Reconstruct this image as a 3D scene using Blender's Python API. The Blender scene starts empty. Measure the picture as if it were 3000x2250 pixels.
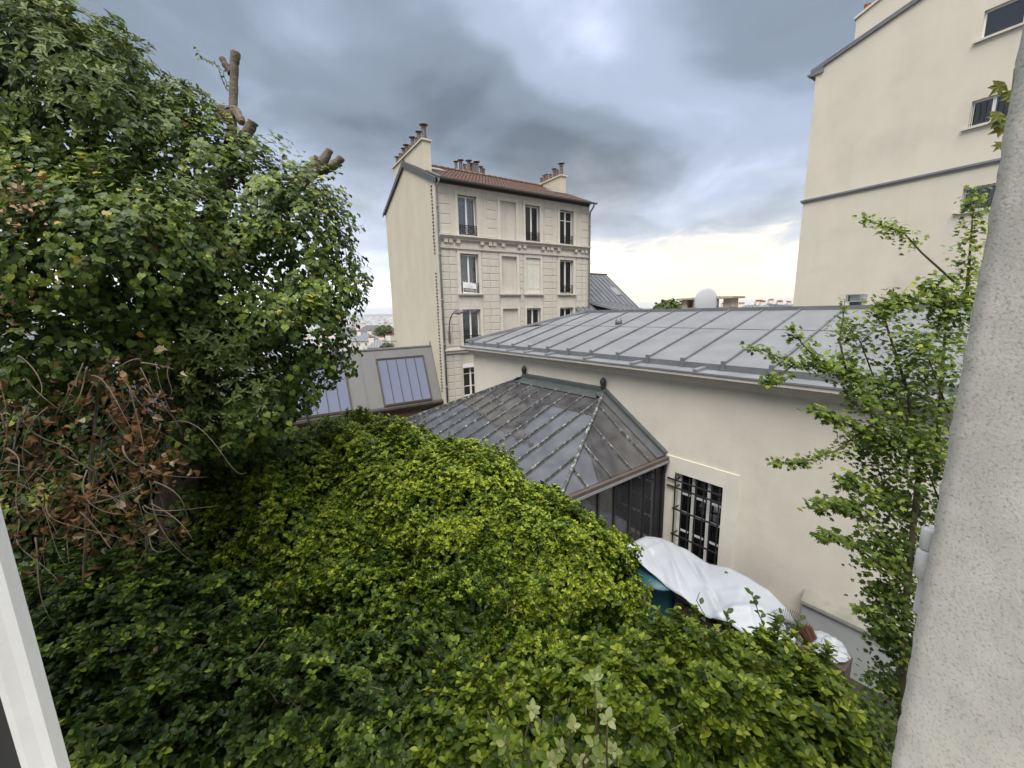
import bpy, math, random
import numpy as np
from mathutils import Vector, Matrix
random.seed(7); rng = np.random.default_rng(11)
R = math.radians
S = bpy.context.scene
C = S.collection
CZ = 6.2                                   # the eye stands 6.2 m above the garden

# ------------------------------------------------------------------ camera
FPX, PITCH, ROLL = 1180.0, R(10.32), R(-1.31)
_fw = Vector((0, math.cos(PITCH), -math.sin(PITCH))); _up = Vector((0, math.sin(PITCH), math.cos(PITCH))); _rt = Vector((1, 0, 0))
RT = _rt * math.cos(ROLL) + _up * math.sin(ROLL); UP = _up * math.cos(ROLL) - _rt * math.sin(ROLL); FW = _fw
cd = bpy.data.cameras.new('camera'); cam = bpy.data.objects.new('camera', cd); C.objects.link(cam)
m = Matrix((RT, UP, -FW)).transposed().to_4x4(); m.translation = (0, 0, CZ); cam.matrix_world = m
cd.sensor_width = 36; cd.lens = FPX / 3000 * 36; cd.clip_start = 0.02; cd.clip_end = 60000
S.camera = cam

# ------------------------------------------------------------------ exposure
S.view_settings.view_transform = 'Standard'; S.view_settings.look = 'None'; S.view_settings.gamma = 1
S.view_settings.use_curve_mapping = False; S.view_settings.exposure = 1.88
S.cycles.use_denoising = True
S.cycles.max_bounces = 6; S.cycles.diffuse_bounces = 3; S.cycles.glossy_bounces = 3; S.cycles.transmission_bounces = 4
S.cycles.transparent_max_bounces = 8; S.cycles.volume_bounces = 0
S.cycles.sample_clamp_indirect = 4; S.cycles.caustics_reflective = False; S.cycles.caustics_refractive = False

# ------------------------------------------------------------------ sky: overcast deck, clear bright band along the horizon
W = bpy.data.worlds.new('World'); S.world = W; W.use_nodes = True
nt = W.node_tree; nt.nodes.clear()
def N(t, **k):
    n = nt.nodes.new(t)
    for a, b in k.items(): setattr(n, a, b)
    return n
def L(a, b): nt.links.new(a, b)
def MA(op, a, b=None, c=None, clamp=False):
    n = N('ShaderNodeMath', operation=op); n.use_clamp = clamp
    for i, v in enumerate((a, b, c)):
        if v is None: continue
        if isinstance(v, (int, float)): n.inputs[i].default_value = v
        else: L(v, n.inputs[i])
    return n.outputs[0]
def ramp(fac, stops, interp='EASE'):
    n = N('ShaderNodeValToRGB'); n.color_ramp.interpolation = interp
    e = n.color_ramp.elements
    while len(e) < len(stops): e.new(0.5)
    for q, (p, c) in zip(e, stops): q.position = p; q.color = (*c, 1) if len(c) == 3 else c
    L(fac, n.inputs[0]); return n.outputs[0]
def mixc(f, a, b, t='MIX'):
    n = N('ShaderNodeMix', data_type='RGBA', blend_type=t); n.inputs[0].default_value = 1
    if isinstance(f, (int, float)): n.inputs[0].default_value = f
    else: L(f, n.inputs[0])
    for i, v in ((6, a), (7, b)):
        if isinstance(v, tuple): n.inputs[i].default_value = (*v, 1)
        else: L(v, n.inputs[i])
    return n.outputs[2]
tc = N('ShaderNodeTexCoord'); sx = N('ShaderNodeSeparateXYZ'); L(tc.outputs['Generated'], sx.inputs[0])
X_, Y_, Z_ = sx.outputs
zc = MA('MAXIMUM', Z_, 0.0)
den = MA('ADD', zc, 0.22)
cv = N('ShaderNodeCombineXYZ'); L(MA('DIVIDE', X_, den), cv.inputs[0]); L(MA('DIVIDE', Y_, den), cv.inputs[1])
def noise(scale, detail, rough, dist, off):
    v = N('ShaderNodeVectorMath', operation='ADD'); v.inputs[1].default_value = off; L(cv.outputs[0], v.inputs[0])
    n = N('ShaderNodeTexNoise'); n.inputs['Scale'].default_value = scale; n.inputs['Detail'].default_value = detail
    n.inputs['Roughness'].default_value = rough; n.inputs['Distortion'].default_value = dist; L(v.outputs[0], n.inputs[0]); return n.outputs[0]
n1 = noise(0.62, 3, 0.45, 0.3, (3.6, 2.2, 0)); n2 = noise(1.7, 6, 0.5, 0.35, (8.3, 4.2, 0)); n3 = noise(3.2, 6, 0.6, 0.6, (1.3, 9.1, 0))
cl = MA('ADD', MA('MULTIPLY', n1, 0.66), MA('MULTIPLY', n2, 0.34))
deck = ramp(cl, [(0.40, (0.045, 0.057, 0.073)), (0.47, (0.075, 0.093, 0.120)), (0.55, (0.130, 0.154, 0.202)), (0.65, (0.225, 0.25, 0.325))])
# the overcast deck grows thinner and brighter overhead, as overcast skies do
up = MA('MULTIPLY', MA('SUBTRACT', zc, 0.55), 2.2, clamp=True)
deck = mixc(up, deck, (0.46, 0.48, 0.53))
# bright gap under the deck
SUNAZ = R(26)
dirs = MA('ADD', MA('MULTIPLY', X_, math.sin(SUNAZ)), MA('MULTIPLY', Y_, math.cos(SUNAZ)))
edge = MA('ADD', MA('MULTIPLY', MA('SUBTRACT', n3, 0.5), 0.22), MA('MULTIPLY', MA('SUBTRACT', n1, 0.5), 0.25))
e = MA('ADD', Z_, edge)
gap = MA('SUBTRACT', 1.0, MA('DIVIDE', MA('SUBTRACT', e, 0.055), 0.11, clamp=True), clamp=True)
gap = MA('MULTIPLY', gap, gap)
soft = MA('SUBTRACT', 1.0, MA('DIVIDE', MA('SUBTRACT', e, 0.03), 0.34, clamp=True), clamp=True)
warm = MA('POWER', MA('MAXIMUM', dirs, 0.0), 9.0)
sky = N('ShaderNodeTexSky', sky_type='NISHITA'); sky.sun_disc = False; sky.sun_elevation = R(60); sky.sun_rotation = R(190)
hz = mixc(warm, (0.50, 0.51, 0.50), (0.66, 0.50, 0.24))
hz = mixc(0.10, hz, mixc(1.0, sky.outputs[0], (0.08, 0.08, 0.08), 'MULTIPLY'))
col = mixc(MA('MULTIPLY', MA('MULTIPLY', soft, soft), 0.85), deck, (0.36, 0.375, 0.39))
col = mixc(gap, col, hz)
bg = N('ShaderNodeBackground'); L(col, bg.inputs[0]); bg.inputs[1].default_value = 1.0
out = N('ShaderNodeOutputWorld'); L(bg.outputs[0], out.inputs[0])

# ------------------------------------------------------------------ the soft light that comes through the thin cloud overhead
sl = bpy.data.lights.new('sun', 'SUN'); sl.energy = 1.5; sl.angle = R(50); sl.color = (1.0, 0.96, 0.9)
so = bpy.data.objects.new('sun', sl); C.objects.link(so)
SE, SA = R(60), R(190)
sdir = Vector((math.sin(SA) * math.cos(SE), math.cos(SA) * math.cos(SE), math.sin(SE)))
so.rotation_euler = sdir.to_track_quat('Z', 'Y').to_euler(); so.location = (0, -10, 30)

# ================================================================== helpers
def ray(px, py): return FW + RT * ((px - 1500) / FPX) + UP * ((1125 - py) / FPX)
def at(px, py, d):                       # the point d metres out along a line of sight
    return Vector((0, 0, CZ)) + ray(px, py) * d

class Frame:                             # a local frame: x along the front, y into the depth, z up (z = 0 at eye height)
    def __init__(s, ox, oy, ang):
        s.o = Vector((ox, oy, CZ)); s.ang = R(ang)
        s.x = Vector((math.cos(s.ang), math.sin(s.ang), 0)); s.y = Vector((-math.sin(s.ang), math.cos(s.ang), 0))
    def w(s, a, b, z): return s.o + s.x * a + s.y * b + Vector((0, 0, z))
T = Frame(-3.767, 22.444, 33.06); A = Frame(-1.793, 16.11, -53.1); RB = Frame(14.463, 20.942, -58.85)

def tag(o, label=None, cat=None, group=None, kind=None):
    for k, v in (('label', label), ('category', cat), ('group', group), ('kind', kind)):
        if v: o[k] = v
    return o
class MB:
    def __init__(s): s.v = []; s.f = []
    def quad(s, *p):
        i = len(s.v); s.v += [tuple(q) for q in p]; s.f.append(tuple(range(i, i + len(p)))); return s
    def box(s, x0, x1, y0, y1, z0, z1):
        i = len(s.v)
        s.v += [(x0, y0, z0), (x1, y0, z0), (x1, y1, z0), (x0, y1, z0), (x0, y0, z1), (x1, y0, z1), (x1, y1, z1), (x0, y1, z1)]
        s.f += [tuple(i + k for k in q) for q in ((0, 3, 2, 1), (4, 5, 6, 7), (0, 1, 5, 4), (1, 2, 6, 5), (2, 3, 7, 6), (3, 0, 4, 7))]; return s
    def prism(s, poly, ax, a0, a1):      # poly of 2D points swept along axis ax from a0 to a1
        i = len(s.v); n = len(poly)
        for a in (a0, a1):
            for p in poly:
                q = list(p); q.insert(ax, a); s.v.append(tuple(q))
        for k in range(n): s.f.append((i + k, i + (k + 1) % n, i + n + (k + 1) % n, i + n + k))
        s.f.append(tuple(i + k for k in reversed(range(n)))); s.f.append(tuple(i + n + k for k in range(n))); return s
    def slab(s, pts, th):                # thick polygon; th along its normal
        P = [Vector(p) for p in pts]; nn = (P[1] - P[0]).cross(P[-1] - P[0]).normalized() * th
        i = len(s.v); n = len(P); s.v += [tuple(p) for p in P] + [tuple(p - nn) for p in P]
        s.f.append(tuple(i + k for k in range(n))); s.f.append(tuple(i + n + k for k in reversed(range(n))))
        for k in range(n): s.f.append((i + k, i + n + k, i + n + (k + 1) % n, i + (k + 1) % n))
        return s
    def tube(s, path, r, seg=6, cap=True):
        P = [Vector(p) for p in path]; n = len(P)
        rr = r if isinstance(r, (list, tuple, np.ndarray)) else [r] * n
        i = len(s.v); prev = None
        for k, p in enumerate(P):
            d = (P[min(k + 1, n - 1)] - P[max(k - 1, 0)]).normalized()
            a = prev if prev is not None else (Vector((0, 0, 1)) if abs(d.z) < .9 else Vector((1, 0, 0)))
            a = (a - d * a.dot(d)); a = a.normalized() if a.length > 1e-6 else d.orthogonal().normalized()
            b = d.cross(a); prev = a
            for q in range(seg):
                t = 2 * math.pi * q / seg; s.v.append(tuple(p + (a * math.cos(t) + b * math.sin(t)) * rr[k]))
        for k in range(n - 1):
            for q in range(seg):
                s.f.append((i + k * seg + q, i + k * seg + (q + 1) % seg, i + (k + 1) * seg + (q + 1) % seg, i + (k + 1) * seg + q))
        if cap:
            s.f.append(tuple(i + q for q in reversed(range(seg)))); s.f.append(tuple(i + (n - 1) * seg + q for q in range(seg)))
        return s
    def bar(s, a, b, w, h):              # square bar between two points
        a, b = Vector(a), Vector(b); d = (b - a).normalized(); u = Vector((0, 0, 1))
        x = d.cross(u); x = x.normalized() if x.length > 1e-4 else Vector((1, 0, 0)); u = x.cross(d)
        i = len(s.v)
        for p in (a, b):
            for sx_, su in ((-1, -1), (1, -1), (1, 1), (-1, 1)): s.v.append(tuple(p + x * sx_ * w / 2 + u * su * h / 2))
        s.f += [tuple(i + k for k in q) for q in ((3, 2, 1, 0), (4, 5, 6, 7), (0, 1, 5, 4), (1, 2, 6, 5), (2, 3, 7, 6), (3, 0, 4, 7))]; return s
    def lathe(s, prof, c=(0, 0, 0), seg=12):
        i = len(s.v); n = len(prof)
        for r_, z in prof:
            for q in range(seg):
                t = 2 * math.pi * q / seg; s.v.append((c[0] + r_ * math.cos(t), c[1] + r_ * math.sin(t), c[2] + z))
        for k in range(n - 1):
            for q in range(seg):
                s.f.append((i + k * seg + q, i + k * seg + (q + 1) % seg, i + (k + 1) * seg + (q + 1) % seg, i + (k + 1) * seg + q))
        s.f.append(tuple(i + q for q in reversed(range(seg)))); s.f.append(tuple(i + (n - 1) * seg + q for q in range(seg))); return s
    def mesh(s, name, mat, smooth=False):
        me = bpy.data.meshes.new(name); me.from_pydata(s.v, [], s.f); me.update()
        if mat: me.materials.append(mat)
        if smooth: me.polygons.foreach_set('use_smooth', [True] * len(me.polygons))
        return me
    def build(s, name, mat, parent=None, smooth=False, off=None):
        o = bpy.data.objects.new(name, s.mesh(name, mat, smooth)); C.objects.link(o)
        if parent: o.parent = parent; o.location = (0, 0, -parent.get('_bz', 0.0)) if off is None else off
        return o
def inst(name, me, parent=None, loc=(0, 0, 0), rot=(0, 0, 0), sc=(1, 1, 1)):
    o = bpy.data.objects.new(name, me); C.objects.link(o)
    if parent:
        o.parent = parent; loc = (loc[0], loc[1], loc[2] - parent.get('_bz', 0.0))
    o.location = loc; o.rotation_euler = rot; o.scale = sc; return o
def thing(name, fr, base, label, cat, group=None, x=0, y=0):
    o = bpy.data.objects.new(name, None); C.objects.link(o)
    o.location = fr.w(x, y, base); o.rotation_euler = (0, 0, fr.ang); o['_bz'] = base
    o.empty_display_size = .2
    return tag(o, label, cat, group)
def thing_at(name, p, rz, label, cat, group=None):
    o = bpy.data.objects.new(name, None); C.objects.link(o); o.location = p; o.rotation_euler = (0, 0, rz); return tag(o, label, cat, group)

# ------------------------------------------------------------------ materials
def mat(name, col, rough=0.8, metal=0.0, var=0.12, vscale=3.0, bump=0.0, bscale=60.0, stain=None, sscale=0.7, spec=0.5, streak=0.0, bdist=None, samt=.55):
    M = bpy.data.materials.new(name); M.use_nodes = True; t = M.node_tree; b = t.nodes['Principled BSDF']
    b.inputs['Roughness'].default_value = rough; b.inputs['Metallic'].default_value = metal; b.inputs['Specular IOR Level'].default_value = spec
    tcn = t.nodes.new('ShaderNodeTexCoord'); src = tcn.outputs['Object']
    def nz(sc, det=4, vec=None):
        n = t.nodes.new('ShaderNodeTexNoise'); n.inputs['Scale'].default_value = sc; n.inputs['Detail'].default_value = det
        n.inputs['Roughness'].default_value = .6; t.links.new(vec or src, n.inputs[0]); return n.outputs[0]
    def cr(f, a, bb, p0=.3, p1=.7):
        n = t.nodes.new('ShaderNodeValToRGB'); n.color_ramp.elements[0].position = p0; n.color_ramp.elements[1].position = p1
        n.color_ramp.elements[0].color = (*a, 1); n.color_ramp.elements[1].color = (*bb, 1); t.links.new(f, n.inputs[0]); return n.outputs[0]
    def mx(f, a, bb, ty='MIX'):
        n = t.nodes.new('ShaderNodeMix'); n.data_type = 'RGBA'; n.blend_type = ty
        if isinstance(f, float): n.inputs[0].default_value = f
        else: t.links.new(f, n.inputs[0])
        t.links.new(a, n.inputs[6]); t.links.new(bb, n.inputs[7]); return n.outputs[2]
    lo = tuple(max(0, c * (1 - var)) for c in col); hi = tuple(min(1, c * (1 + var)) for c in col)
    c = cr(nz(vscale), lo, hi)
    if stain:
        s1 = cr(nz(sscale, 6), (0, 0, 0), (1, 1, 1), .52, .72)
        rgb = t.nodes.new('ShaderNodeRGB'); rgb.outputs[0].default_value = (*stain, 1)
        mu = t.nodes.new('ShaderNodeMath'); mu.operation = 'MULTIPLY'; mu.inputs[1].default_value = samt
        t.links.new(s1, mu.inputs[0]); c = mx(mu.outputs[0], c, rgb.outputs[0])
    if streak:                             # rain-washed vertical streaks
        mp = t.nodes.new('ShaderNodeMapping'); mp.inputs['Scale'].default_value = (3.0, 3.0, .12); t.links.new(src, mp.inputs[0])
        s2 = cr(nz(1.6, 5, mp.outputs[0]), (1, 1, 1), (1 - streak,) * 3, .5, .75); c = mx(1.0, c, s2, 'MULTIPLY')
    t.links.new(c, b.inputs['Base Color'])
    if bump:
        bn = t.nodes.new('ShaderNodeBump'); bn.inputs['Strength'].default_value = min(1, bump); bn.inputs['Distance'].default_value = bdist or .01 * max(1, bump)
        t.links.new(nz(bscale, 5), bn.inputs['Height']); t.links.new(bn.outputs[0], b.inputs['Normal'])
    if rough < .7:
        rr = t.nodes.new('ShaderNodeMapRange'); rr.inputs[3].default_value = max(.02, rough - .08); rr.inputs[4].default_value = rough + .12
        t.links.new(nz(vscale * 2), rr.inputs[0]); t.links.new(rr.outputs[0], b.inputs['Roughness'])
    return M
def leaf_mat(name, stops, rough=.42, trans=.25, single=False):
    M = bpy.data.materials.new(name); M.use_nodes = True; t = M.node_tree; b = t.nodes['Principled BSDF']
    b.inputs['Roughness'].default_value = rough; b.inputs['Specular IOR Level'].default_value = .22
    if single: src = t.nodes.new('ShaderNodeObjectInfo').outputs['Random']
    else: a = t.nodes.new('ShaderNodeAttribute'); a.attribute_name = 'tint'; src = a.outputs['Fac']
    rp = t.nodes.new('ShaderNodeValToRGB'); e = rp.color_ramp.elements
    while len(e) < len(stops): e.new(.5)
    for q, (p, c) in zip(e, stops): q.position = p; q.color = (*c, 1)
    t.links.new(src, rp.inputs[0]); t.links.new(rp.outputs[0], b.inputs['Base Color'])
    if trans:
        tb = t.nodes.new('ShaderNodeBsdfTranslucent'); ms = t.nodes.new('ShaderNodeMixShader'); ms.inputs[0].default_value = trans
        t.links.new(rp.outputs[0], tb.inputs[0]); t.links.new(b.outputs[0], ms.inputs[1]); t.links.new(tb.outputs[0], ms.inputs[2])
        t.links.new(ms.outputs[0], t.nodes['Material Output'].inputs[0])
    return M
def glass_mat(name, tint, clear=.6, rough=.03, dirt=0.0, ior=1.75):
    M = bpy.data.materials.new(name); M.use_nodes = True; t = M.node_tree; t.nodes.clear()
    o = t.nodes.new('ShaderNodeOutputMaterial'); g = t.nodes.new('ShaderNodeBsdfGlossy'); g.inputs['Roughness'].default_value = rough
    d = t.nodes.new('ShaderNodeBsdfDiffuse'); d.inputs[0].default_value = (*tint, 1)
    tr = t.nodes.new('ShaderNodeBsdfTransparent'); fr = t.nodes.new('ShaderNodeFresnel'); fr.inputs[0].default_value = ior
    m1 = t.nodes.new('ShaderNodeMixShader'); m1.inputs[0].default_value = clear
    m2 = t.nodes.new('ShaderNodeMixShader')
    if dirt:
        tcn = t.nodes.new('ShaderNodeTexCoord'); n = t.nodes.new('ShaderNodeTexNoise'); n.inputs['Scale'].default_value = 2.5; n.inputs['Detail'].default_value = 8
        t.links.new(tcn.outputs['Object'], n.inputs[0]); mr = t.nodes.new('ShaderNodeMapRange'); mr.inputs[1].default_value = .35; mr.inputs[2].default_value = .65
        mr.inputs[3].default_value = max(0, clear - dirt); mr.inputs[4].default_value = clear
        t.links.new(n.outputs[0], mr.inputs[0]); t.links.new(mr.outputs[0], m1.inputs[0])
    t.links.new(d.outputs[0], m1.inputs[1]); t.links.new(tr.outputs[0], m1.inputs[2])
    t.links.new(fr.outputs[0], m2.inputs[0]); t.links.new(m1.outputs[0], m2.inputs[1]); t.links.new(g.outputs[0], m2.inputs[2])
    t.links.new(m2.outputs[0], o.inputs[0]); return M

M = dict(
    gable=mat('gable render', (.53, .48, .375), .9, var=.06, vscale=.6, stain=(.50, .43, .30), sscale=.35, streak=.10, bump=.3, bscale=40),
    stone=mat('cream stucco', (.53, .49, .42), .88, var=.07, vscale=1.1, stain=(.40, .36, .30), sscale=.8, streak=.2, bump=.25, bscale=50),
    trim=mat('pale mouldings', (.56, .52, .45), .85, var=.08, vscale=2.2, streak=.12),
    annex=mat('annex render', (.63, .585, .495), .9, var=.07, vscale=.9, stain=(.47, .44, .37), sscale=.6, streak=.025, bump=.8, bscale=70),
    surround=mat('window surround paint', (.62, .58, .50), .85, var=.06, vscale=2),
    rwall=mat('neighbour render', (.61, .56, .465), .92, var=.06, vscale=.5, stain=(.48, .44, .365), sscale=.4, streak=.025, bump=1, bscale=32),
    zinc=mat('zinc sheet', (.185, .186, .188), .5, .15, var=.13, vscale=1.3, stain=(.23, .232, .235), sscale=1.2),
    zincd=mat('aged zinc', (.155, .16, .168), .55, .3, var=.15, vscale=2.5),
    zincl=mat('gutter zinc', (.25, .258, .265), .4, .3, var=.15, vscale=2),
    zincg=mat('grey mansard zinc', (.165, .164, .158), .6, .15, var=.08, vscale=1.5, stain=(.17, .165, .155)),
    lead=mat('lead flashing', (.085, .09, .094), .6, .25, var=.18, vscale=4),
    tile=mat('clay roof tiles', (.095, .050, .032), .9, var=.45, vscale=6, stain=(.05, .042, .035), sscale=1.5),
    brick=mat('toothing brick', (.13, .075, .05), .9, var=.3, vscale=8),
    pot=mat('sooty clay pot', (.14, .085, .065), .85, var=.3, vscale=5),
    redpot=mat('red clay pot', (.30, .09, .06), .85, var=.25, vscale=5),
    cowl=mat('chimney cowl metal', (.12, .10, .085), .6, .3, var=.2, vscale=8),
    white=mat('white window paint', (.74, .73, .70), .45, var=.04),
    shut=mat('shutter paint', (.60, .575, .50), .7, var=.06, streak=.1),
    dark=mat('unlit room', (.035, .03, .028), .9, var=.3, vscale=2),
    curtain=mat('net curtain', (.62, .64, .65), .9, var=.15, vscale=6),
    iron=mat('wrought iron', (.03, .03, .032), .5, .4, var=.2),
    glass=glass_mat('window glass', (.05, .055, .06), .85, .02),
    canglass=glass_mat('dirty canopy glass', (.12, .115, .12), .68, .03, .34, 2.2),
    skyglass=glass_mat('skylight glass', (.19, .21, .29), .12, .05, 0, 2.2),
    bars=mat('peeling glazing bar', (.05, .058, .053), .7, .1, var=.3, vscale=20, stain=(.66, .64, .60), sscale=11, samt=.7),
    copper=mat('green lead ridge', (.06, .07, .067), .6, .2, var=.25, vscale=6, stain=(.06, .10, .085), sscale=5),
    panel=glass_mat('dark veranda glass', (.05, .05, .054), .55, .06, .3),
    brown=mat('brown eave board', (.075, .058, .048), .7, var=.2),
    lampm=mat('lamp enamel', (.16, .13, .12), .45, .3, var=.1),
    lampg=mat('lamp bowl', (.38, .33, .31), .3, var=.1),
    signw=mat('sign board', (.62, .62, .60), .6, var=.03), signk=mat('sign black', (.02, .02, .02), .6, var=.05), signg=mat('sign grey print', (.33, .34, .33), .6, var=.05),
    tarp=mat('white tarpaulin', (.33, .35, .38), .38, var=.05, vscale=3, stain=(.29, .30, .31), sscale=3.5, bump=.2, bscale=9),
    teal=mat('teal plastic', (.014, .075, .095), .45, var=.12),
    rust=mat('rust stain', (.36, .25, .13), .8, var=.3),
    steel=mat('rake steel', (.16, .155, .15), .45, .7, var=.2),
    broom=mat('brown bristles', (.085, .036, .018), .9, var=.4, vscale=30),
    wood=mat('shade-darkened firewood', (.032, .024, .02), .9, var=.4, vscale=9),  # shade under the tarpaulin is put into the wood colour
    plinth=mat('grey plinth paint', (.37, .38, .365), .8, var=.08, vscale=2, stain=(.30, .31, .28), sscale=2),
    moss=mat('mossy ledge', (.27, .26, .215), .9, var=.15, vscale=3, stain=(.13, .13, .09), sscale=5),
    rough=mat('roughcast', (.53, .508, .455), .95, var=.12, vscale=22, bump=.7, bscale=420, bdist=.0007, stain=(.20, .19, .17), sscale=380, samt=.75),
    pvc=mat('white frame', (.58, .58, .565), .4, var=.03, vscale=30, bump=.1, bscale=300),
    rubber=mat('black gasket', (.012, .012, .012), .7, var=.1),
    bark=mat('bark', (.12, .095, .075), .95, var=.35, vscale=14, bump=1.5, bscale=40),
    cut=mat('cut wood', (.30, .215, .14), .9, var=.25, vscale=25),
    twig=mat('dry twig', (.19, .145, .10), .9, var=.3, vscale=14),
    stem=mat('green brown stem', (.10, .085, .045), .9, var=.25, vscale=14),
    soil=mat('garden soil', (.034, .030, .020), .95, var=.35, vscale=1.5, stain=(.026, .036, .014), sscale=.8, bump=.5, bscale=8),
    dish=mat('dish enamel', (.40, .40, .41), .5, var=.04), conc=mat('old concrete', (.40, .33, .25), .9, var=.15, vscale=3, stain=(.25, .2, .15), sscale=2),
    farwall=mat('far rendered wall', (.62, .58, .50), .9, var=.08, vscale=.3), fartree=leaf_mat('distant foliage', [(0, (.035, .06, .015)), (1, (.10, .13, .035))], .7, .2),
    steelbox=mat('stainless vent', (.42, .42, .41), .35, .7, var=.1),
)

# ================================================================== the ground, falling away from the hill to the plain
rad = [0, 6, 14, 24, 40, 60, 90, 150, 260, 420, 700, 1000, 1500, 2500, 4000, 6500, 9000, 11000, 13000, 15500]
def gz(r, az):
    p = np.interp(r, [0, 20, 35, 60, 150, 420, 1000, 15500], [-6.2, -6.6, -8, -11, -23, -48, -75, -75])
    if r > 40: p += max(0, min(1, (az - R(5)) / R(12))) * np.interp(r, [40, 90, 200, 700], [0, 5, 18, 0])
    if r > 9000: p += np.interp(r, [9000, 13000, 15500], [0, 150, 60]) * (.45 + .3 * math.sin(az * 5 + 1) + .15 * math.sin(az * 13))
    return p
me = MB(); na = 120
for r in rad:
    for k in range(na):
        az = -math.pi + 2 * math.pi * k / na; me.v.append((r * math.sin(az), r * math.cos(az), CZ + gz(r, az)))
for i in range(len(rad) - 1):
    for k in range(na): me.f.append((i * na + k, i * na + (k + 1) % na, (i + 1) * na + (k + 1) % na, (i + 1) * na + k))
tag(me.build('ground', M['soil'], smooth=True), kind='structure')

# far plain of roofs: one mass nobody could count
cv_, cf_, cc_ = [], [], []
pal = [(.62, .60, .57), (.50, .48, .45), (.30, .32, .34), (.40, .42, .44), (.55, .47, .38), (.34, .22, .17), (.70, .69, .67), (.10, .13, .07)]
for k in range(9000):
    r = 480 * (9500 / 480) ** (rng.random() ** .8); az = rng.uniform(R(-45), R(42))
    w, d, h = rng.uniform(8, 24) * (1 + r / 6000), rng.uniform(8, 26), rng.uniform(10, 24)
    if rng.random() < .02: h *= 2.2
    x, y = r * math.sin(az), r * math.cos(az); z = CZ + gz(r, az); a = rng.uniform(0, 3.14); ca, sa = math.cos(a), math.sin(a)
    i = len(cv_); hh = h + rng.uniform(1, 5)
    for q, (u, v_) in enumerate(((-1, -1), (1, -1), (1, 1), (-1, 1))):
        cv_.append((x + u * w / 2 * ca - v_ * d / 2 * sa, y + u * w / 2 * sa + v_ * d / 2 * ca, z - 4))
    for u, v_ in ((-1, -1), (1, -1), (1, 1), (-1, 1)):
        cv_.append((x + u * w / 2 * ca - v_ * d / 2 * sa, y + u * w / 2 * sa + v_ * d / 2 * ca, z + h))
    for u in (-1, 1): cv_.append((x + u * w / 2 * ca, y + u * w / 2 * sa, z + hh))
    wall = pal[rng.choice([0, 1, 4, 6, 0, 6])]; roof = pal[rng.choice([2, 3, 3, 2, 5, 7])]
    for q in ((0, 1, 5, 4), (1, 2, 6, 5), (2, 3, 7, 6), (3, 0, 4, 7)): cf_.append(tuple(i + t for t in q)); cc_.append(wall)
    for q in ((4, 5, 9, 8), (7, 8, 9, 6), (4, 8, 7), (5, 6, 9)): cf_.append(tuple(i + t for t in q)); cc_.append(roof)
cm = bpy.data.meshes.new('far_city'); cm.from_pydata(cv_, [], cf_)
ca_ = cm.attributes.new('tone', 'FLOAT_COLOR', 'FACE'); ca_.data.foreach_set('color', np.array([(*c, 1) for c in cc_], 'f').ravel())
fm = bpy.data.materials.new('far roofs and walls'); fm.use_nodes = True; an = fm.node_tree.nodes.new('ShaderNodeAttribute'); an.attribute_name = 'tone'
fm.node_tree.links.new(an.outputs['Color'], fm.node_tree.nodes['Principled BSDF'].inputs['Base Color']); fm.node_tree.nodes['Principled BSDF'].inputs['Roughness'].default_value = .8
cm.materials.append(fm); co = bpy.data.objects.new('far_city', cm); C.objects.link(co)
tag(co, 'distant hazy plain of city roofs and walls', 'city', kind='stuff')

# ================================================================== apartment building
def wall_open(mb, x0, x1, z0, z1, y, ops, depth):
    xs = sorted({x0, x1, *[v for o in ops for v in o[:2]]}); zs = sorted({z0, z1, *[v for o in ops for v in o[2:4]]})
    for a, b in zip(xs, xs[1:]):
        for c, d in zip(zs, zs[1:]):
            if any(o[0] <= a and b <= o[1] and o[2] <= c and d <= o[3] for o in ops): continue
            mb.quad((a, y, c), (b, y, c), (b, y, d), (a, y, d))
    for a, b, c, d in ops:
        e = y + depth
        mb.quad((a, y, c), (a, e, c), (b, e, c), (b, y, c)); mb.quad((a, y, d), (b, y, d), (b, e, d), (a, e, d))
        mb.quad((a, y, c), (a, y, d), (a, e, d), (a, e, c)); mb.quad((b, y, c), (b, e, c), (b, e, d), (b, y, d))
def railing(x0, x1, z0, h, y, parent):
    r = MB(); r.bar((x0, y, z0 + h), (x1, y, z0 + h), .035, .035); r.bar((x0, y, z0 + .05), (x1, y, z0 + .05), .022, .022); r.bar((x0, y, z0 + h - .1), (x1, y, z0 + h - .1), .018, .018)
    n = 9
    for k in range(n + 1):
        x = x0 + .02 + (x1 - x0 - .04) * k / n; r.bar((x, y, z0), (x, y, z0 + h), .016, .016)
    for k in range(3):
        a = x0 + (x1 - x0) * k / 3; b = x0 + (x1 - x0) * (k + 1) / 3
        r.bar((a, y, z0 + .06), (b, y, z0 + h - .1), .016, .014); r.bar((b, y - .018, z0 + .06), (a, y - .018, z0 + h - .1), .016, .014)
    return r.build('railing', M['iron'], parent)
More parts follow.
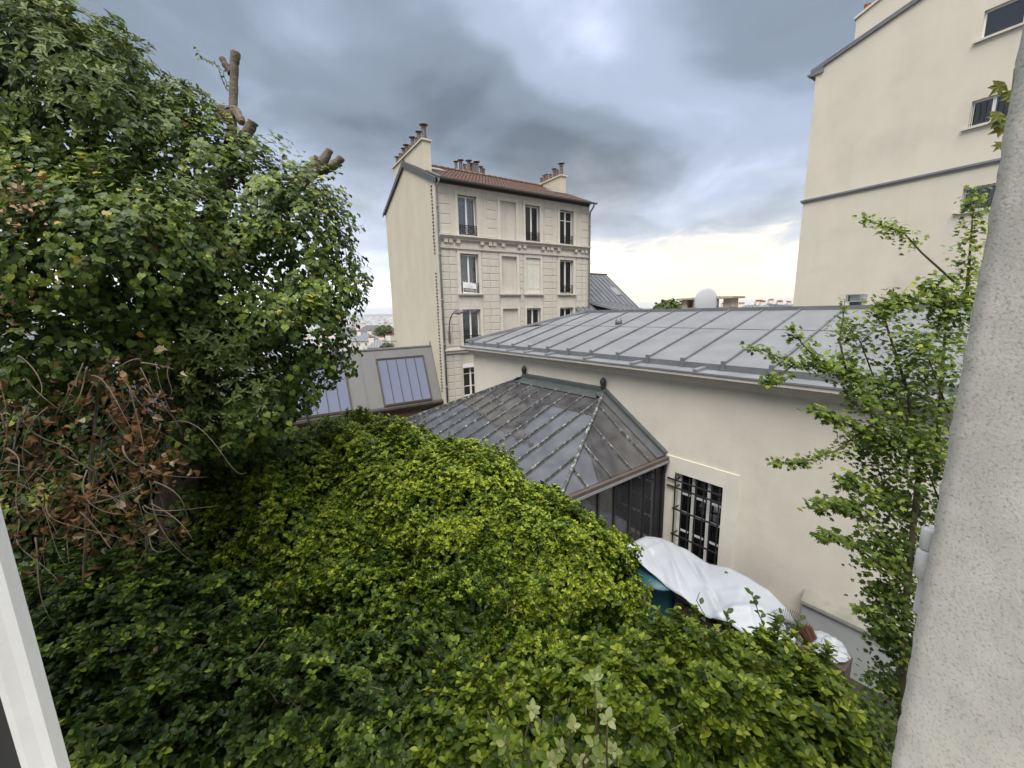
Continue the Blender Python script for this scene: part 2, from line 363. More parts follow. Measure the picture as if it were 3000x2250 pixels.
def casement(parent, x0, x1, z0, z1, y, curtain=True, transom=(), split=.5, wide=.055):
    f = MB(); w = wide
    f.box(x0, x0 + w, y, y + .06, z0, z1).box(x1 - w, x1, y, y + .06, z0, z1).box(x0 + w, x1 - w, y, y + .06, z0, z0 + w + .03).box(x0 + w, x1 - w, y, y + .06, z1 - w, z1)
    xm = x0 + (x1 - x0) * split; f.box(xm - .05, xm + .05, y - .012, y + .062, z0 + w + .03, z1 - w)
    for t in transom:
        zt = z0 + (z1 - z0) * t; f.box(x0 + w, xm - .05, y + .004, y + .055, zt - .02, zt + .02).box(xm + .05, x1 - w, y + .004, y + .055, zt - .02, zt + .02)
    o = f.build('window', M['white'], parent)
    for a, b in ((x0 + w, xm - .05), (xm + .05, x1 - w)):
        MB().box(a + .001, b - .001, y + .025, y + .033, z0 + w + .031, z1 - w - .001).build('pane', M['glass'], o, off=(0, 0, 0))
    MB().box(x0 - .3, x1 + .3, y + .6, y + .62, z0 - .2, z1 + .2).build('interior', M['dark'], o, off=(0, 0, 0))
    if curtain:
        c = MB(); n = 44; yy = []
        for k in range(n + 1):
            x = x0 + .03 + (x1 - x0 - .06) * k / n; d = y + .14 + .025 * math.sin(k * 1.25) + .012 * math.sin(k * 2.9); yy.append((x, d))
        for (a, d), (b, e_) in zip(yy, yy[1:]): c.quad((a, d, z0 + .02), (b, e_, z0 + .02), (b, e_, z1 - .25), (a, d, z1 - .25))
        c.build('curtain', M['curtain'], o, off=(0, 0, 0), smooth=True)
    return o

tb = thing('apartment_building', T, -9, 'tall cream apartment house with red tiled roof and clustered chimney pots', 'building')
cols = {1: (1.25, 2.40), 2: (3.95, 5.04), 3: (5.70, 6.80), 4: (8.38, 9.55)}
rows = {'a': (4.13, 6.22), 'b': (1.02, 3.17), 'c': (-1.90, .12), 'd': (-4.94, -2.97)}
ops = [(cols[c][0], cols[c][1], *rows[r]) for r in 'abc' for c in cols] + [(1.16, 2.2, *rows['d']), (3.95, 5.04, *rows['d']), (5.7, 6.8, *rows['d'])]
w = MB(); wall_open(w, 0, 10.95, -9, 6.8, 0, ops, .30); w.build('facade_wall', M['stone'], tb)
g = MB(); prof = [(0, -9), (8.8, -9), (8.8, 6.95), (4.43, 8.85), (0, 6.8)]
g.v += [(0, a, b) for a, b in prof] + [(10.95, a, b) for a, b in prof]; g.f += [(4, 3, 2, 1, 0), (5, 6, 7, 8, 9), (1, 2, 7, 6)]
g.build('gable_wall', M['gable'], tb)
# corner strip where the stucco returns on the gable
MB().box(-.022, .02, .005, .30, -9, 6.62).build('corner_strip', M['stone'], tb)
bm_ = MB().box(-.5, .5, -.5, .5, -.5, .5).mesh('brick', M['brick'])
z = 6.55
while z > -4.6:
    if not (2.25 < z < 3.0): inst('brick', bm_, tb, (-.012, .47 + rng.uniform(-.03, .03), z), (0, 0, 0), (.035, .16 + rng.uniform(-.03, .03), .075))
    z -= .178
# rusticated blocks
sb = MB(); bv = .06
for sgn in (1,):
    i = 0; c8 = [(-.5, -.5), (.5, -.5), (.5, .5), (-.5, .5)]
    sb.v += [(a, 0.5, b) for a, b in c8] + [(a, -.1, b) for a, b in c8] + [(a * (1 - bv), -.5, b * (1 - bv * 1.6)) for a, b in c8]
    sb.f += [(0, 1, 5, 4), (1, 2, 6, 5), (2, 3, 7, 6), (3, 0, 4, 7), (4, 5, 9, 8), (5, 6, 10, 9), (6, 7, 11, 10), (7, 4, 8, 11), (8, 9, 10, 11)]
sbm = sb.mesh('stone_block', M['stone'])
def block(x0, x1, z0, z1, p=.035): inst('stone_block', sbm, tb, ((x0 + x1) / 2, -p / 2 + .002, (z0 + z1) / 2), (0, 0, 0), (x1 - x0, p, z1 - z0))
for a, b in ((.14, .78), (3.05, 3.69), (7.19, 7.84), (10.2, 10.86)):
    for k in range(5): block(a, b, 6.63 - (k + 1) * .50 + .018, 6.63 - k * .50, .03)
for k in range(13):
    z1_ = 3.34 - k * .405; z0_ = z1_ - .405 + .022
    if z0_ < -2.05: z0_ = -2.05
    if z1_ - z0_ < .12: continue
    odd = k % 2
    for a, b, sp in ((.07, 1.0, .52), (2.62, 3.74, .42), (7.03, 8.10, .66), (9.82, 10.80, .5)):
        s_ = a + (b - a) * (sp if odd else sp + .06)
        block(a, s_ - .011, z0_, z1_); block(s_ + .011, b, z0_, z1_)
    block(5.24, 5.48, z0_, z1_)
for k in range(11):
    z1_ = -2.36 - k * .405
    block(.07, .57, z1_ - .383, z1_); block(.592, 1.02, z1_ - .383, z1_); block(2.4, 3.05, z1_ - .383, z1_); block(3.072, 3.74, z1_ - .383, z1_)
# surrounds, sills, openings
for r in 'abc':
    for c, (a, b) in cols.items():
        z0, z1 = rows[r]; s = MB(); q = .17
        s.box(a - q, a - .002, -.045, .0, z0, z1 + q).box(b + .002, b + q, -.045, .0, z0, z1 + q).box(a - .002, b + .002, -.045, .0, z1 + .002, z1 + q)
        s.build('surround', M['trim'], tb)
        if r != 'a':
            MB().box(a - .2, b + .2, -.17, .0, z0 - .075, z0 - .002).box(a - .15, b + .15, -.10, .0, z0 - .16, z0 - .076).build('sill', M['trim'], tb)
            if r == 'b': MB().box(a - .08, b + .08, -.022, .0, z0 - .72, z0 - .22).build('apron', M['trim'], tb)
        if c == 2: MB().box(a + .001, b - .001, .10, .14, z0 + .001, z1 - .001).build('blind_window', M['stone'], tb)
        elif r == 'b' and c == 3:
            xm = (a + b) / 2
            for s0, s1 in ((a + .01, xm - .006), (xm + .006, b - .01)):
                sh = MB().box(s0, s1, .05, .075, z0 + .01, z1 - .01).build('shutter', M['shut'], tb)
                for k in range(4): w4 = (s1 - s0) / 4; MB().box(s0 + k * w4 + .008, s0 + (k + 1) * w4 - .008, .038, .05, z0 + .012, z1 - .012).build('plank', M['shut'], sh, off=(0, 0, 0))
                for zs in (z0 + .3, z1 - .36): MB().box(s0, s1, .026, .038, zs, zs + .06).build('hinge_strap', M['shut'], sh, off=(0, 0, 0))
        else:
            casement(tb, a + .03, b - .03, z0 + .02, z1 - .03, .16, curtain=not (r == 'b' or (r == 'a' and c == 4)), transom=(.72,) if (r == 'a' and c == 4) else ())
            railing(a + .01, b - .01, z0 + .02, .52, .02, tb)
casement(tb, 1.19, 2.17, -4.91, -3.2, .16, False, (.35, .78)); MB().box(1.14, 2.22, -.04, .1, -3.19, -2.975).build('lintel', M['white'], tb)
for a, b in ((3.95, 5.04), (5.7, 6.8)): casement(tb, a + .03, b - .03, -4.9, -3.0, .16, True)
# cornice between the storeys
co_ = MB().box(.02, 10.93, -.26, .0, 4.03, 4.10).box(.02, 10.93, -.19, .0, 3.96, 4.028).box(.02, 10.93, -.12, .0, 3.86, 3.958)
co_.box(.02, 10.93, -.11, .0, 3.40, 3.45).box(.02, 10.93, -.06, 0, 3.345, 3.398); co_.build('cornice', M['trim'], tb)
for x in (.42, .70, 1.15, 2.64, 3.18, 3.47, 4.05, 5.2, 5.58, 6.98, 7.38, 7.68, 8.25, 9.72, 10.3, 10.62): MB().box(x - .11, x + .11, -.13, .0, 3.69, 3.858).build('bracket', M['trim'], tb)
for a, b in ((.2, 1.0), (1.25, 2.4), (2.7, 3.65), (3.95, 5.0), (5.3, 6.8), (7.1, 8.05), (8.4, 9.5), (9.85, 10.8)): MB().box(a, b, -.03, 0, 3.48, 3.67).build('frieze_panel', M['trim'], tb)
MB().box(.02, 10.93, -.2, 0, -2.14, -2.06).box(.02, 10.93, -.12, 0, -2.3, -2.142).build('belt_course', M['trim'], tb)
MB().box(.02, 10.93, -.06, 0, 6.66, 6.78).box(.02, 10.93, -.34, 0, 6.782, 6.80).build('eaves_moulding', M['brown'], tb)
# tiled roof: ribs of interlocking tiles in courses
rf = MB(); nx, ns = 312, 13
def troof(x, s):
    y = -.42 + (4.43 + .42) * s; zz = 6.80 + (8.93 - 6.80) * s; return y, zz
for j in range(ns):
    for e_ in (0, 1):
        s = (j + e_) / ns
        for k in range(nx + 1):
            x = -.05 + 11.22 * k / nx; y, zz = troof(x, s)
            rf.v.append((x, y, zz + .028 * (math.sin(k * 2 * math.pi / 6) * .5 + .5) + (.028 if e_ == 0 else 0) + .006 * math.sin(k * .37 + j)))
for j in range(ns * 2 - 1):
    for k in range(nx): rf.f.append((j * (nx + 1) + k, j * (nx + 1) + k + 1, (j + 1) * (nx + 1) + k + 1, (j + 1) * (nx + 1) + k))
ro = rf.build('roof', M['tile'], tb)
MB().slab([(-.05, 4.43, 8.93), (11.17, 4.43, 8.93), (11.17, 9.15, 6.86), (-.05, 9.15, 6.86)], .06).build('rear_slope', M['tile'], ro, off=(0, 0, 0))
rc = MB()
for k in range(26): rc.tube([(-.05 + k * .432, 4.43, 8.955), (-.05 + (k + 1) * .432, 4.43, 8.975)], [.10, .125], 8)
rc.build('ridge_tiles', M['tile'], ro, off=(0, 0, 0))
vg = MB(); vg.slab([(-.11, -.3, 6.79), (-.11, 4.43, 8.93), (.26, 4.43, 9.0), (.26, -.3, 6.93)][::-1], .07)
vg.slab([(-.11, 4.43, 8.93), (-.11, 9.1, 6.86), (.26, 9.1, 6.93), (.26, 4.43, 9.0)][::-1], .07); vg.slab([(-.115, -.3, 6.76), (-.115, 4.43, 8.88), (-.115, 4.43, 8.62), (-.115, -.3, 6.56)], .03); vg.slab([(-.115, 4.43, 8.88), (-.115, 9.1, 6.83), (-.115, 9.1, 6.63), (-.115, 4.43, 8.62)], .03)
vg.build('verge_flashing', M['lead'], tb)
for x, s0, s1 in ((.75, .55, .75), (9.3, .45, .62)):
    y0, z0 = troof(0, s0); y1, z1 = troof(0, s1)
    MB().slab([(x, y0, z0 + .09), (x + 1.0, y0, z0 + .09), (x + 1.0, y1, z1 + .09), (x, y1, z1 + .09)], .06).build('rooflight', M['zincl'], ro, off=(0, 0, 0))
gt = MB()
for k in range(8):
    t0, t1 = math.pi + math.pi * k / 8, math.pi + math.pi * (k + 1) / 8
    gt.quad(*[(x, -.50 + .085 * math.cos(t), 6.80 + .085 * math.sin(t)) for x, t in ((-.05, t0), (-.05, t1), (11.12, t1), (11.12, t0))])
gt.build('gutter', M['zincd'], tb)
for x, b_ in ((.02, -8.6), (10.90, -8.6)):
    p = MB().tube([(x, -.5, 6.74), (x, -.46, 6.58), (x, -.14, 6.3), (x, -.12, 6.0), (x, -.12, b_)], .055, 8)
    for zz in np.arange(5.4, -8, -2.4): p.tube([(x, -.12, zz), (x, -.12, zz + .09)], .068, 8)
    p.build('downpipe', M['zinc'], tb, smooth=True)
potm = MB().lathe([(.13, 0), (.11, .12), (.10, .42), (.12, .44), (.12, .48)], seg=10).mesh('chimney_pot', M['pot'])
tallm = MB().lathe([(.12, 0), (.10, .5), (.115, .52), (.115, .56)], seg=10)
tallm.tube([(.09, 0, .55), (.09, 0, .68)], .012, 4).tube([(-.09, 0, .55), (-.09, 0, .68)], .012, 4).tube([(0, .09, .55), (0, .09, .68)], .012, 4).lathe([(.21, .66), (.19, .69), (.02, .76)], seg=10)
tallm = tallm.mesh('chimney_pot', M['cowl'])
def stack(parent, x0, x1, y0, y1, z0, z1, mt, pots, capm=None):
    s = MB().box(x0, x1, y0, y1, z0, z1).box(x0 - .07, x1 + .07, y0 - .07, y1 + .07, z1, z1 + .09).build('chimney_stack', mt, parent)
    for x, y, k, sc in pots: inst('chimney_pot', (potm, tallm, RPM)[k], None, (x, y, z1 + .088), (0, 0, rng.uniform(0, 3)), (sc, sc, sc * rng.uniform(.92, 1.1))).parent = s
    return s
RPM = MB().lathe([(.14, 0), (.12, .05), (.115, .32), (.13, .34), (.13, .38), (.10, .38)], seg=10).mesh('chimney_pot', M['redpot'])
stack(tb, .012, .47, 1.4, 6.5, 7.0, 9.12, M['gable'], [(.24, 1.65, 1, 1.15), (.2, 2.3, 1, .95), (.26, 2.75, 0, 1.1), (.2, 3.3, 1, 1), (.25, 3.9, 0, 1), (.22, 4.4, 1, 1.05), (.24, 4.95, 1, .9), (.2, 5.45, 0, 1.1), (.22, 6.2, 1, .85)])
stack(tb, 10.43, 10.9, 2.3, 5.0, 7.2, 9.12, M['gable'], [(10.68, 2.55, 1, 1.15), (10.66, 3.0, 0, 1.1), (10.68, 3.35, 1, .95), (10.66, 3.75, 0, 1), (10.66, 4.2, 0, 1.25), (10.66, 4.45, 1, .8), (10.66, 4.8, 0, 1)])
stack(tb, 3.55, 6.0, 4.72, 5.25, 7.6, 9.08, M['trim'], [(3.75, 5.0, 1, .9), (4.1, 5.0, 1, 1.05), (4.42, 5.05, 0, 1.1), (4.7, 5.0, 1, 1.1), (5.0, 5.05, 0, 1.4), (5.3, 5.0, 1, 1.15), (5.62, 5.0, 1, .85), (5.85, 5.05, 0, .9)])

MB().tube([(0, 8.4, -2.0), (-.9, 8.4, -1.95)], .02, 6).tube([(-.9, 8.4, -2.02), (-.9, 8.4, -1.86)], .02, 6).build('gable_bracket', M['iron'], tb)
# for-sale board reading VENDU, tied on the railing
sg = thing('sale_sign', T, .95, 'white board with black band reading VENDU tied to a window railing', 'sign', x=1.32, y=-.07)
sg.rotation_euler = (R(-8), R(4), T.ang); sg['_bz'] = 0.0
MB().box(0, .86, -.02, 0, 0, .70).build('board', M['signw'], sg)
MB().box(.03, .83, -.026, -.0205, .16, .37).build('black_band', M['signk'], sg)
MB().box(.22, .66, -.026, -.0205, .46, .475).box(.30, .56, -.026, -.0205, .42, .432).box(.2, .68, -.026, -.0205, .08, .10).build('small_print', M['signg'], sg)
lg = MB(); lg.quad((.36, -.026, .52), (.44, -.026, .60), (.44, -.026, .575), (.38, -.026, .515)); lg.quad((.44, -.026, .60), (.52, -.026, .52), (.50, -.026, .515), (.44, -.026, .575)); lg.build('roof_emblem', M['signg'], sg)
tx = bpy.data.curves.new('lettering', 'FONT'); tx.body = 'VENDU'; tx.size = .19; tx.align_x = 'CENTER'; tx.extrude = .002
tx.materials.append(M['signw']); tmp = bpy.data.objects.new('lettering_curve', tx); C.objects.link(tmp); bpy.context.view_layer.update(); tme = bpy.data.meshes.new_from_object(tmp.evaluated_get(bpy.context.evaluated_depsgraph_get())); bpy.data.objects.remove(tmp)
to = bpy.data.objects.new('lettering', tme); C.objects.link(to); to.parent = sg; to.location = (.43, -.029, .205); to.rotation_euler = (R(90), 0, 0); to.scale = (1.15, 1, 1)

# lamp on a swan-neck arm fixed to the facade
lp = thing('street_lamp', T, -1.66, 'brown swan-neck street lamp fixed to the cream facade', 'street lamp', x=.36, y=0)
lp['_bz'] = 0.0
MB().tube([(0, -.07, 0), (0, -.07, .60)], .065, 10).box(-.05, .05, -.035, .0, .1, .16).box(-.05, .05, -.035, .0, .44, .5).build('wall_sleeve', M['lampm'], lp)
arm = [(0, -.07, .58), (0, -.09, .8), (0, -.16, 1.05), (0, -.34, 1.36), (0, -.62, 1.56), (0, -.85, 1.64), (0, -1.0, 1.66)]
MB().tube(arm, .034, 8).build('arm', M['lampm'], lp, smooth=True)
hd = MB(); hp = []
for k in range(9):
    t = k / 8; hp.append((t, .19 * math.sin(math.pi * (t * .86 + .12)) ** .7))
for half, nm, mt in ((1, 'head_shell', M['lampm']), (-1, 'lamp_bowl', M['lampg'])):
    h = MB(); seg = 10
    for t, r_ in hp:
        for q in range(seg + 1):
            a = math.pi * q / seg; h.v.append((r_ * math.cos(a), -.92 - .85 * t, 1.66 - .02 * t + half * r_ * (.62 if half > 0 else .75) * math.sin(a)))
    for k in range(8):
        for q in range(seg): h.f.append((k * (seg + 1) + q, k * (seg + 1) + q + 1, (k + 1) * (seg + 1) + q + 1, (k + 1) * (seg + 1) + q))
    h.build(nm, mt, lp, smooth=True)

# ================================================================== low house with the skylight mansard, built against the gable
lh = thing('mansard_house', T, -10, 'low grey zinc mansard house with studio skylights against the tall gable', 'house')
E0, E1 = Vector((0, .59, -4.97)), Vector((0, 1.78, -1.95)); nrm_ = Vector((0, -(E1.z - E0.z), E1.y - E0.y)).normalized()
def ms(x, s, off=0.0): p = E0.lerp(E1, s) + nrm_ * off; return (x, p.y, p.z)
def mslab(x0, x1, s0, s1, off=.0, th=.03): return MB().slab([ms(x0, s0, off), ms(x1, s0, off), ms(x1, s1, off), ms(x0, s1, off)], th)
mslab(-10, -.01, 0, 1, -.07, .05).build('roof_deck', M['zincg'], lh)
for a, b, c, d in ((-.62, -.02, 0, .985), (-3.33, -.62, .83, .985), (-4.16, -3.33, 0, .985), (-4.98, -4.16, 0, .985), (-7.7, -4.98, .83, .985), (-10, -7.7, 0, .985), (-3.33, -.62, 0, .035), (-7.7, -4.98, 0, .035)):
    mslab(a + .004, b - .004, c, d, -.01, .03).build('roof_panel', M['zincg'], lh)
for x in (-4.16,): MB().bar(ms(x, 0, 0), ms(x, .98, 0), .05, .05).build('standing_seam', M['zincg'], lh)
for a, b, n in ((-3.31, -.65, 5), (-7.68, -5.0, 5)):
    f = MB()
    for x in (a, b): f.bar(ms(x, .03, .03), ms(x, .82, .03), .07, .09)
    f.bar(ms(a - .035, .825, .03), ms(b + .035, .825, .03), .07, .09); f.bar(ms(a - .035, .028, .03), ms(b + .035, .028, .03), .08, .1)
    for k in range(1, n): x = a + (b - a) * k / n; f.bar(ms(x, .035, .035), ms(x, .815, .035), .03, .04)
    fo = f.build('skylight', M['brown'], lh)
    for k in range(n):
        x0 = a + (b - a) * k / n + .018; x1 = a + (b - a) * (k + 1) / n - .018
        mslab(x0, x1, .04, .812, .02, .006).build('pane', M['skyglass'], fo, off=(0, 0, 0))
MB().box(-10, 0.0, 1.74, 2.05, -1.98, -1.90).build('ridge_flashing', M['zincg'], lh)
MB().slab([(-.02, .55, -5.02), (-.02, 1.9, -1.62), (-.02, 2.05, -1.80), (-.02, 2.05, -1.98), (-.02, .8, -5.06)], .05).build('verge_upstand', M['zincg'], lh)
MB().box(-10, .35, .36, .60, -5.10, -4.99).box(-10, .35, .46, .70, -5.22, -5.102).build('eaves_board', M['brown'], lh)
MB().box(-10, -.01, .75, 6, -10, -5.1).build('wall', M['brick'], lh)
MB().slab([(-10, 2.0, -1.93), (-.02, 2.0, -1.93), (-.02, 7.5, -2.6), (-10, 7.5, -2.6)], .05).build('rear_slope', M['zincg'], lh)

# ================================================================== long annex with the zinc roof
an_ = thing('annex', A, -7, 'long low cream annex with standing seam zinc roof and barred window', 'building')
win = (9.20, 10.28, -5.75, -3.74)
w = MB(); wall_open(w, .52, 15.6, -7, -1.5, 0, [win], .28); w.quad((.52, 0, -7), (.52, 0, -1.5), (.52, 8, -1.5), (.52, 8, -7)); w.quad((15.6, 0, -7), (15.6, 8, -7), (15.6, 8, -1.5), (15.6, 0, -1.5))
w.quad((.52, 8, -7), (.52, 8, -1.5), (15.6, 8, -1.5), (15.6, 8, -7)); w.build('wall', M['annex'], an_)
k = MB().box(.46, 15.6, -.06, -.001, -1.66, -1.615).prism([(-.001, -1.613), (-.10, -1.613), (-.12, -1.55), (-.20, -1.47), (-.001, -1.47)], 0, .36, 15.6).box(.30, 15.6, -.24, -.001, -1.468, -1.425); k.box(.14, 15.6, -.34, -.001, -1.423, -1.338); k.build('cornice', M['trim'], an_)
MB().slab([(.06, -.35, -1.325), (15.6, -.35, -1.325), (15.6, .02, -1.29), (.06, .02, -1.29)], .03).build('gutter_ledge', M['zincl'], an_)
MB().box(.06, 15.6, -.365, -.351, -1.35, -1.318).build('gutter_lip', M['zinc'], an_)
MB().box(.2, 15.6, -.02, .05, -1.295, -1.17).build('eaves_upstand', M['zincd'], an_)
XR, YR, ZE, ZR = 2.82, 3.97, -1.165, -.13
def rz(y): return ZE + (ZR - ZE) * y / YR
seams = [5.73 + .875 * j for j in range(-6, 12)]
edges = [.1] + [s for s in seams if s > .3] + [15.6]
for x0, x1 in zip(edges, edges[1:]):
    def yt(x): return min(YR, YR * max(0, x - .05) / (XR - .05))
    jm = 2.25 + rng.uniform(-.02, .02)
    for part in (0, 1):
        pts = []
        if part == 0:
            a, b = min(yt(x0), jm), min(yt(x1), jm)
            pts = [(x0 + .02, -.01, 0), (x1 - .02, -.01, 0), (x1 - .02, b, 0)]
            if a > .05: pts.append((x0 + .02, a, 0))
        else:
            a, b = yt(x0), yt(x1)
            if b <= jm: continue
            if a > jm: pts = [(x0 + .02, jm + .003, 0), (x1 - .02, jm + .003, 0), (x1 - .02, b, 0)] + ([(x0 + .02, a, 0)])
            else:
                xc = .05 + (XR - .05) * jm / YR; pts = [(xc, jm + .003, 0), (x1 - .02, jm + .003, 0), (x1 - .02, b, 0)]
                if x0 < XR < x1: pts.append((XR, YR, 0))
        o_ = .0 if part == 0 else .012
        MB().slab([(p[0], p[1], rz(p[1]) + o_) for p in pts], .025).build('roof_panel', M['zinc'], an_)
for x in edges[1:-1]:
    y1 = min(YR, YR * (x - .05) / (XR - .05))
    if y1 < .3: continue
    s = MB().bar((x, -.03, rz(-.03) + .022), (x, y1, rz(y1) + .022), .044, .048); s.box(x - .04, x + .04, -.055, -.022, -1.30, rz(0) + .075)
    for q in np.arange(.8, y1, 1.0): s.bar((x, q, rz(q) + .026), (x, q + .09, rz(q + .09) + .026), .054, .052)
    s.build('standing_seam', M['zincd'], an_)
MB().bar((.05, -.05, rz(0) + .03), (XR, YR, ZR + .05), .16, .08).build('hip_cap', M['zinc'], an_)
MB().box(XR - .1, 15.6, YR - .13, YR + .13, ZR - .02, ZR + .075).build('ridge_cap', M['zincd'], an_)
MB().slab([(XR, YR, ZR), (15.6, YR, ZR), (15.6, 8.2, -1.25), (.3, 8.2, -1.25)], .04).slab([(.05, 0, ZE - .02), (XR, YR, ZR - .02), (.3, 8.2, -1.27)][::-1], .03).build('rear_slope', M['zinc'], an_)
for x in (3.2, 4.1, 5.1, 6.62, 8.12, 9.68, 11.2, 12.7):
    MB().bar((x, -.33, -1.29), (x + .05, .10, -1.25), .10, .05).build('gutter_strap', M['zincl'], an_)
vb = MB(); vy = 2.5
vb.lathe([(.11, 0), (.11, .14), (.0, .26)], (5.5, vy, rz(vy) - .02), 10); vb.build('roof_vent', M['zincd'], an_, smooth=True)
# barred window
a, b, c, d = win
s = MB().box(8.72, a - .003, -.035, -.001, -7, d + .36).box(b + .003, b + .30, -.035, -.001, -7, d + .36).box(a - .003, b + .003, -.035, -.001, d + .003, d + .36); s.build('window_surround', M['surround'], an_)
f = MB(); y = .14
f.box(a + .002, a + .07, y, y + .05, c, d - .002).box(b - .07, b - .002, y, y + .05, c, d - .002).box(a + .07, b - .07, y, y + .05, d - .07, d - .002)
for q in (1, 2): x = a + (b - a) * q / 3; f.box(x - .03, x + .03, y - .005, y + .045, c, d - .07)
for q in range(1, 4):
    zz = d - .07 - q * .46
    for u in range(3): f.box(a + (b - a) * u / 3 + .075, a + (b - a) * (u + 1) / 3 - .075, y + .004, y + .04, zz - .025, zz + .025)
fo = f.build('window', M['white'], an_)
for u in range(3):
    for q in range(5):
        z1 = d - .07 - q * .46 - (.026 if q else 0); z0 = max(c, d - .07 - (q + 1) * .46 + .026)
        if z1 - z0 > .05: MB().box(a + (b - a) * u / 3 + .032 + (.04 if u == 0 else 0), a + (b - a) * (u + 1) / 3 - .032 - (.04 if u == 2 else 0), y + .018, y + .024, z0, z1).build('pane', M['glass'], fo, off=(0, 0, 0))
MB().box(a - .3, b + .3, .9, .92, c, d + .3).build('interior', M['dark'], fo, off=(0, 0, 0))
gr = MB(); y = -.07
for q in range(7): x = a + .04 + (b - a - .08) * q / 6; gr.bar((x, y, c + .05), (x, y, d - .03), .022, .022)
for zz, ov in ((d - .16, .16), (d - .34, .16), (d - .86, 0), (d - 1.5, 0)):
    gr.bar((a - ov, y - .012, zz), (b - .01, y - .012, zz), .03, .03)
    for x in (a + .03, b - .03): gr.bar((x, y, zz), (x, .2, zz), .02, .02)
gr.build('window_grille', M['iron'], an_)

# things standing on the annex roof
ch = thing('concrete_chimney', A, -.9, 'wide concrete chimney with flat slab cap on the annex roof behind the dish', 'chimney', x=6.94, y=5.4); ch['_bz'] = 0.0
MB().box(-.8, .8, -.28, .28, -.1, .86).build('stack', M['conc'], ch)
for x0, x1 in ((-.82, -.62), (-.42, -.30), (.02, .2), (.6, .82)): MB().box(x0, x1, -.27, .27, .86, 1.13).build('post', M['conc'], ch)
MB().prism([(-.95, 1.13), (.95, 1.13), (.97, 1.19), (.3, 1.215), (-.94, 1.18)], 1, -.42, .42).build('slab_cap', M['conc'], ch)
ds = thing('satellite_dish', A, -.4, 'round white satellite dish standing on the zinc roof ridge', 'satellite dish', x=7.18, y=4.75); ds['_bz'] = 0.0
ds.rotation_euler = (0, 0, A.ang + R(52))
dm = MB(); seg = 28
for sd in (0, 1):
    for k in range(7):
        r_ = .38 * k / 6
        for q in range(seg): t = 2 * math.pi * q / seg; dm.v.append((r_ * math.cos(t), -.06 + r_ * r_ * .45 + sd * .012, .52 + r_ * 1.3 * math.sin(t)))
for sd in (0, 1):
    for k in range(6):
        for q in range(seg): i = sd * 7 * seg; dm.f.append((i + k * seg + q, i + k * seg + (q + 1) % seg, i + (k + 1) * seg + (q + 1) % seg, i + (k + 1) * seg + q))
for q in range(seg): dm.f.append((6 * seg + q, 6 * seg + (q + 1) % seg, 13 * seg + (q + 1) % seg, 13 * seg + q))
dm.build('reflector', M['dish'], ds, smooth=True)
MB().tube([(0, .1, -.1), (0, .1, .55)], .025, 8).build('mast', M['zincd'], ds); MB().bar((0, .1, .5), (0, -.02, .5), .05, .05).build('bracket', M['zincd'], ds)
MB().tube([(0, .12, .12), (0, .5, .35)], .012, 6).tube([(0, .48, .33), (0, .58, .40)], .03, 8).build('receiver_arm', M['zincd'], ds)
vt = thing('vent_cowl', A, -.25, 'square stainless vent cowl on a short flue above the zinc ridge', 'vent', x=11.08, y=4.3); vt['_bz'] = 0.0
MB().box(-.1, .1, -.1, .1, -.1, .27).build('flue', M['zincd'], vt)
MB().box(-.17, .17, -.17, .17, .27, .29).box(-.17, .17, -.17, .17, .43, .45).box(-.165, -.12, -.165, .165, .29, .43).box(.1, .165, -.165, .165, .29, .43).box(-.1, .1, -.1, .1, .29, .43).build('cowl', M['steelbox'], vt)

# ================================================================== glazed veranda against the annex
vr = thing('glass_veranda', A, -7, 'dark veranda with hipped wired glass roof built against the cream annex', 'veranda')
X0, X1, R0, R1, YE, ZT, ZB = 1.85, 8.95, 3.77, 7.08, -3.42, -2.15, -3.40
def cz(y): return ZT + (ZB - ZT) * (y / YE)
def ytop(x): return 0 if R0 <= x <= R1 else (YE * (R0 - x) / (R0 - X0) if x < R0 else YE * (x - R1) / (X1 - R1))
bx = [X0] + [2.35 + .545 * j for j in range(12)] + [X1]
for x0, x1 in zip(bx, bx[1:]):
    xs = [x0] + [q for q in (R0, R1) if x0 < q < x1] + [x1]
    top = [(x, ytop(x)) for x in reversed(xs)]
    pts = [(x0 + .012, YE), (x1 - .012, YE)] + [(min(max(x, x0 + .012), x1 - .012), y) for x, y in top if y > YE + .02]
    if len(pts) >= 3: MB().slab([(x, y, cz(y)) for x, y in pts], .008).build('pane', M['canglass'], vr)
for x in bx[1:-1]:
    yt_ = ytop(x)
    if yt_ - YE > .15: MB().bar((x, YE - .03, cz(YE) + .015), (x, yt_, cz(yt_) + .015), .034, .045).build('glazing_bar', M['bars'], vr)
def hz_(x): return ZT + (ZB - ZT) * ((x - R1) / (X1 - R1))
ey = [YE, -2.72, -2.02, -1.36, -.68, 0.0]
for y0, y1 in zip(ey, ey[1:]):
    def xt(y): return R1 + (X1 - R1) * (y / YE)
    a_, b_ = y0 + .012, y1 - .012
    MB().slab([(X1, a_, ZB), (X1, b_, ZB), (xt(b_), b_, hz_(xt(b_))), (xt(a_), a_, hz_(xt(a_)))] if a_ > YE + .1 else [(X1, YE + .02, ZB), (X1, b_, ZB), (xt(b_), b_, hz_(xt(b_)))], .008).build('pane', M['canglass'], vr)
for y in ey[1:-1]:
    x = R1 + (X1 - R1) * (y / YE); MB().bar((x, y, hz_(x) + .015), (X1 + .02, y, ZB + .012), .034, .045).build('glazing_bar', M['bars'], vr)
MB().slab([(X0, YE, ZB), (R0, 0, ZT), (X0, 0, ZB)], .008).build('pane', M['canglass'], vr)
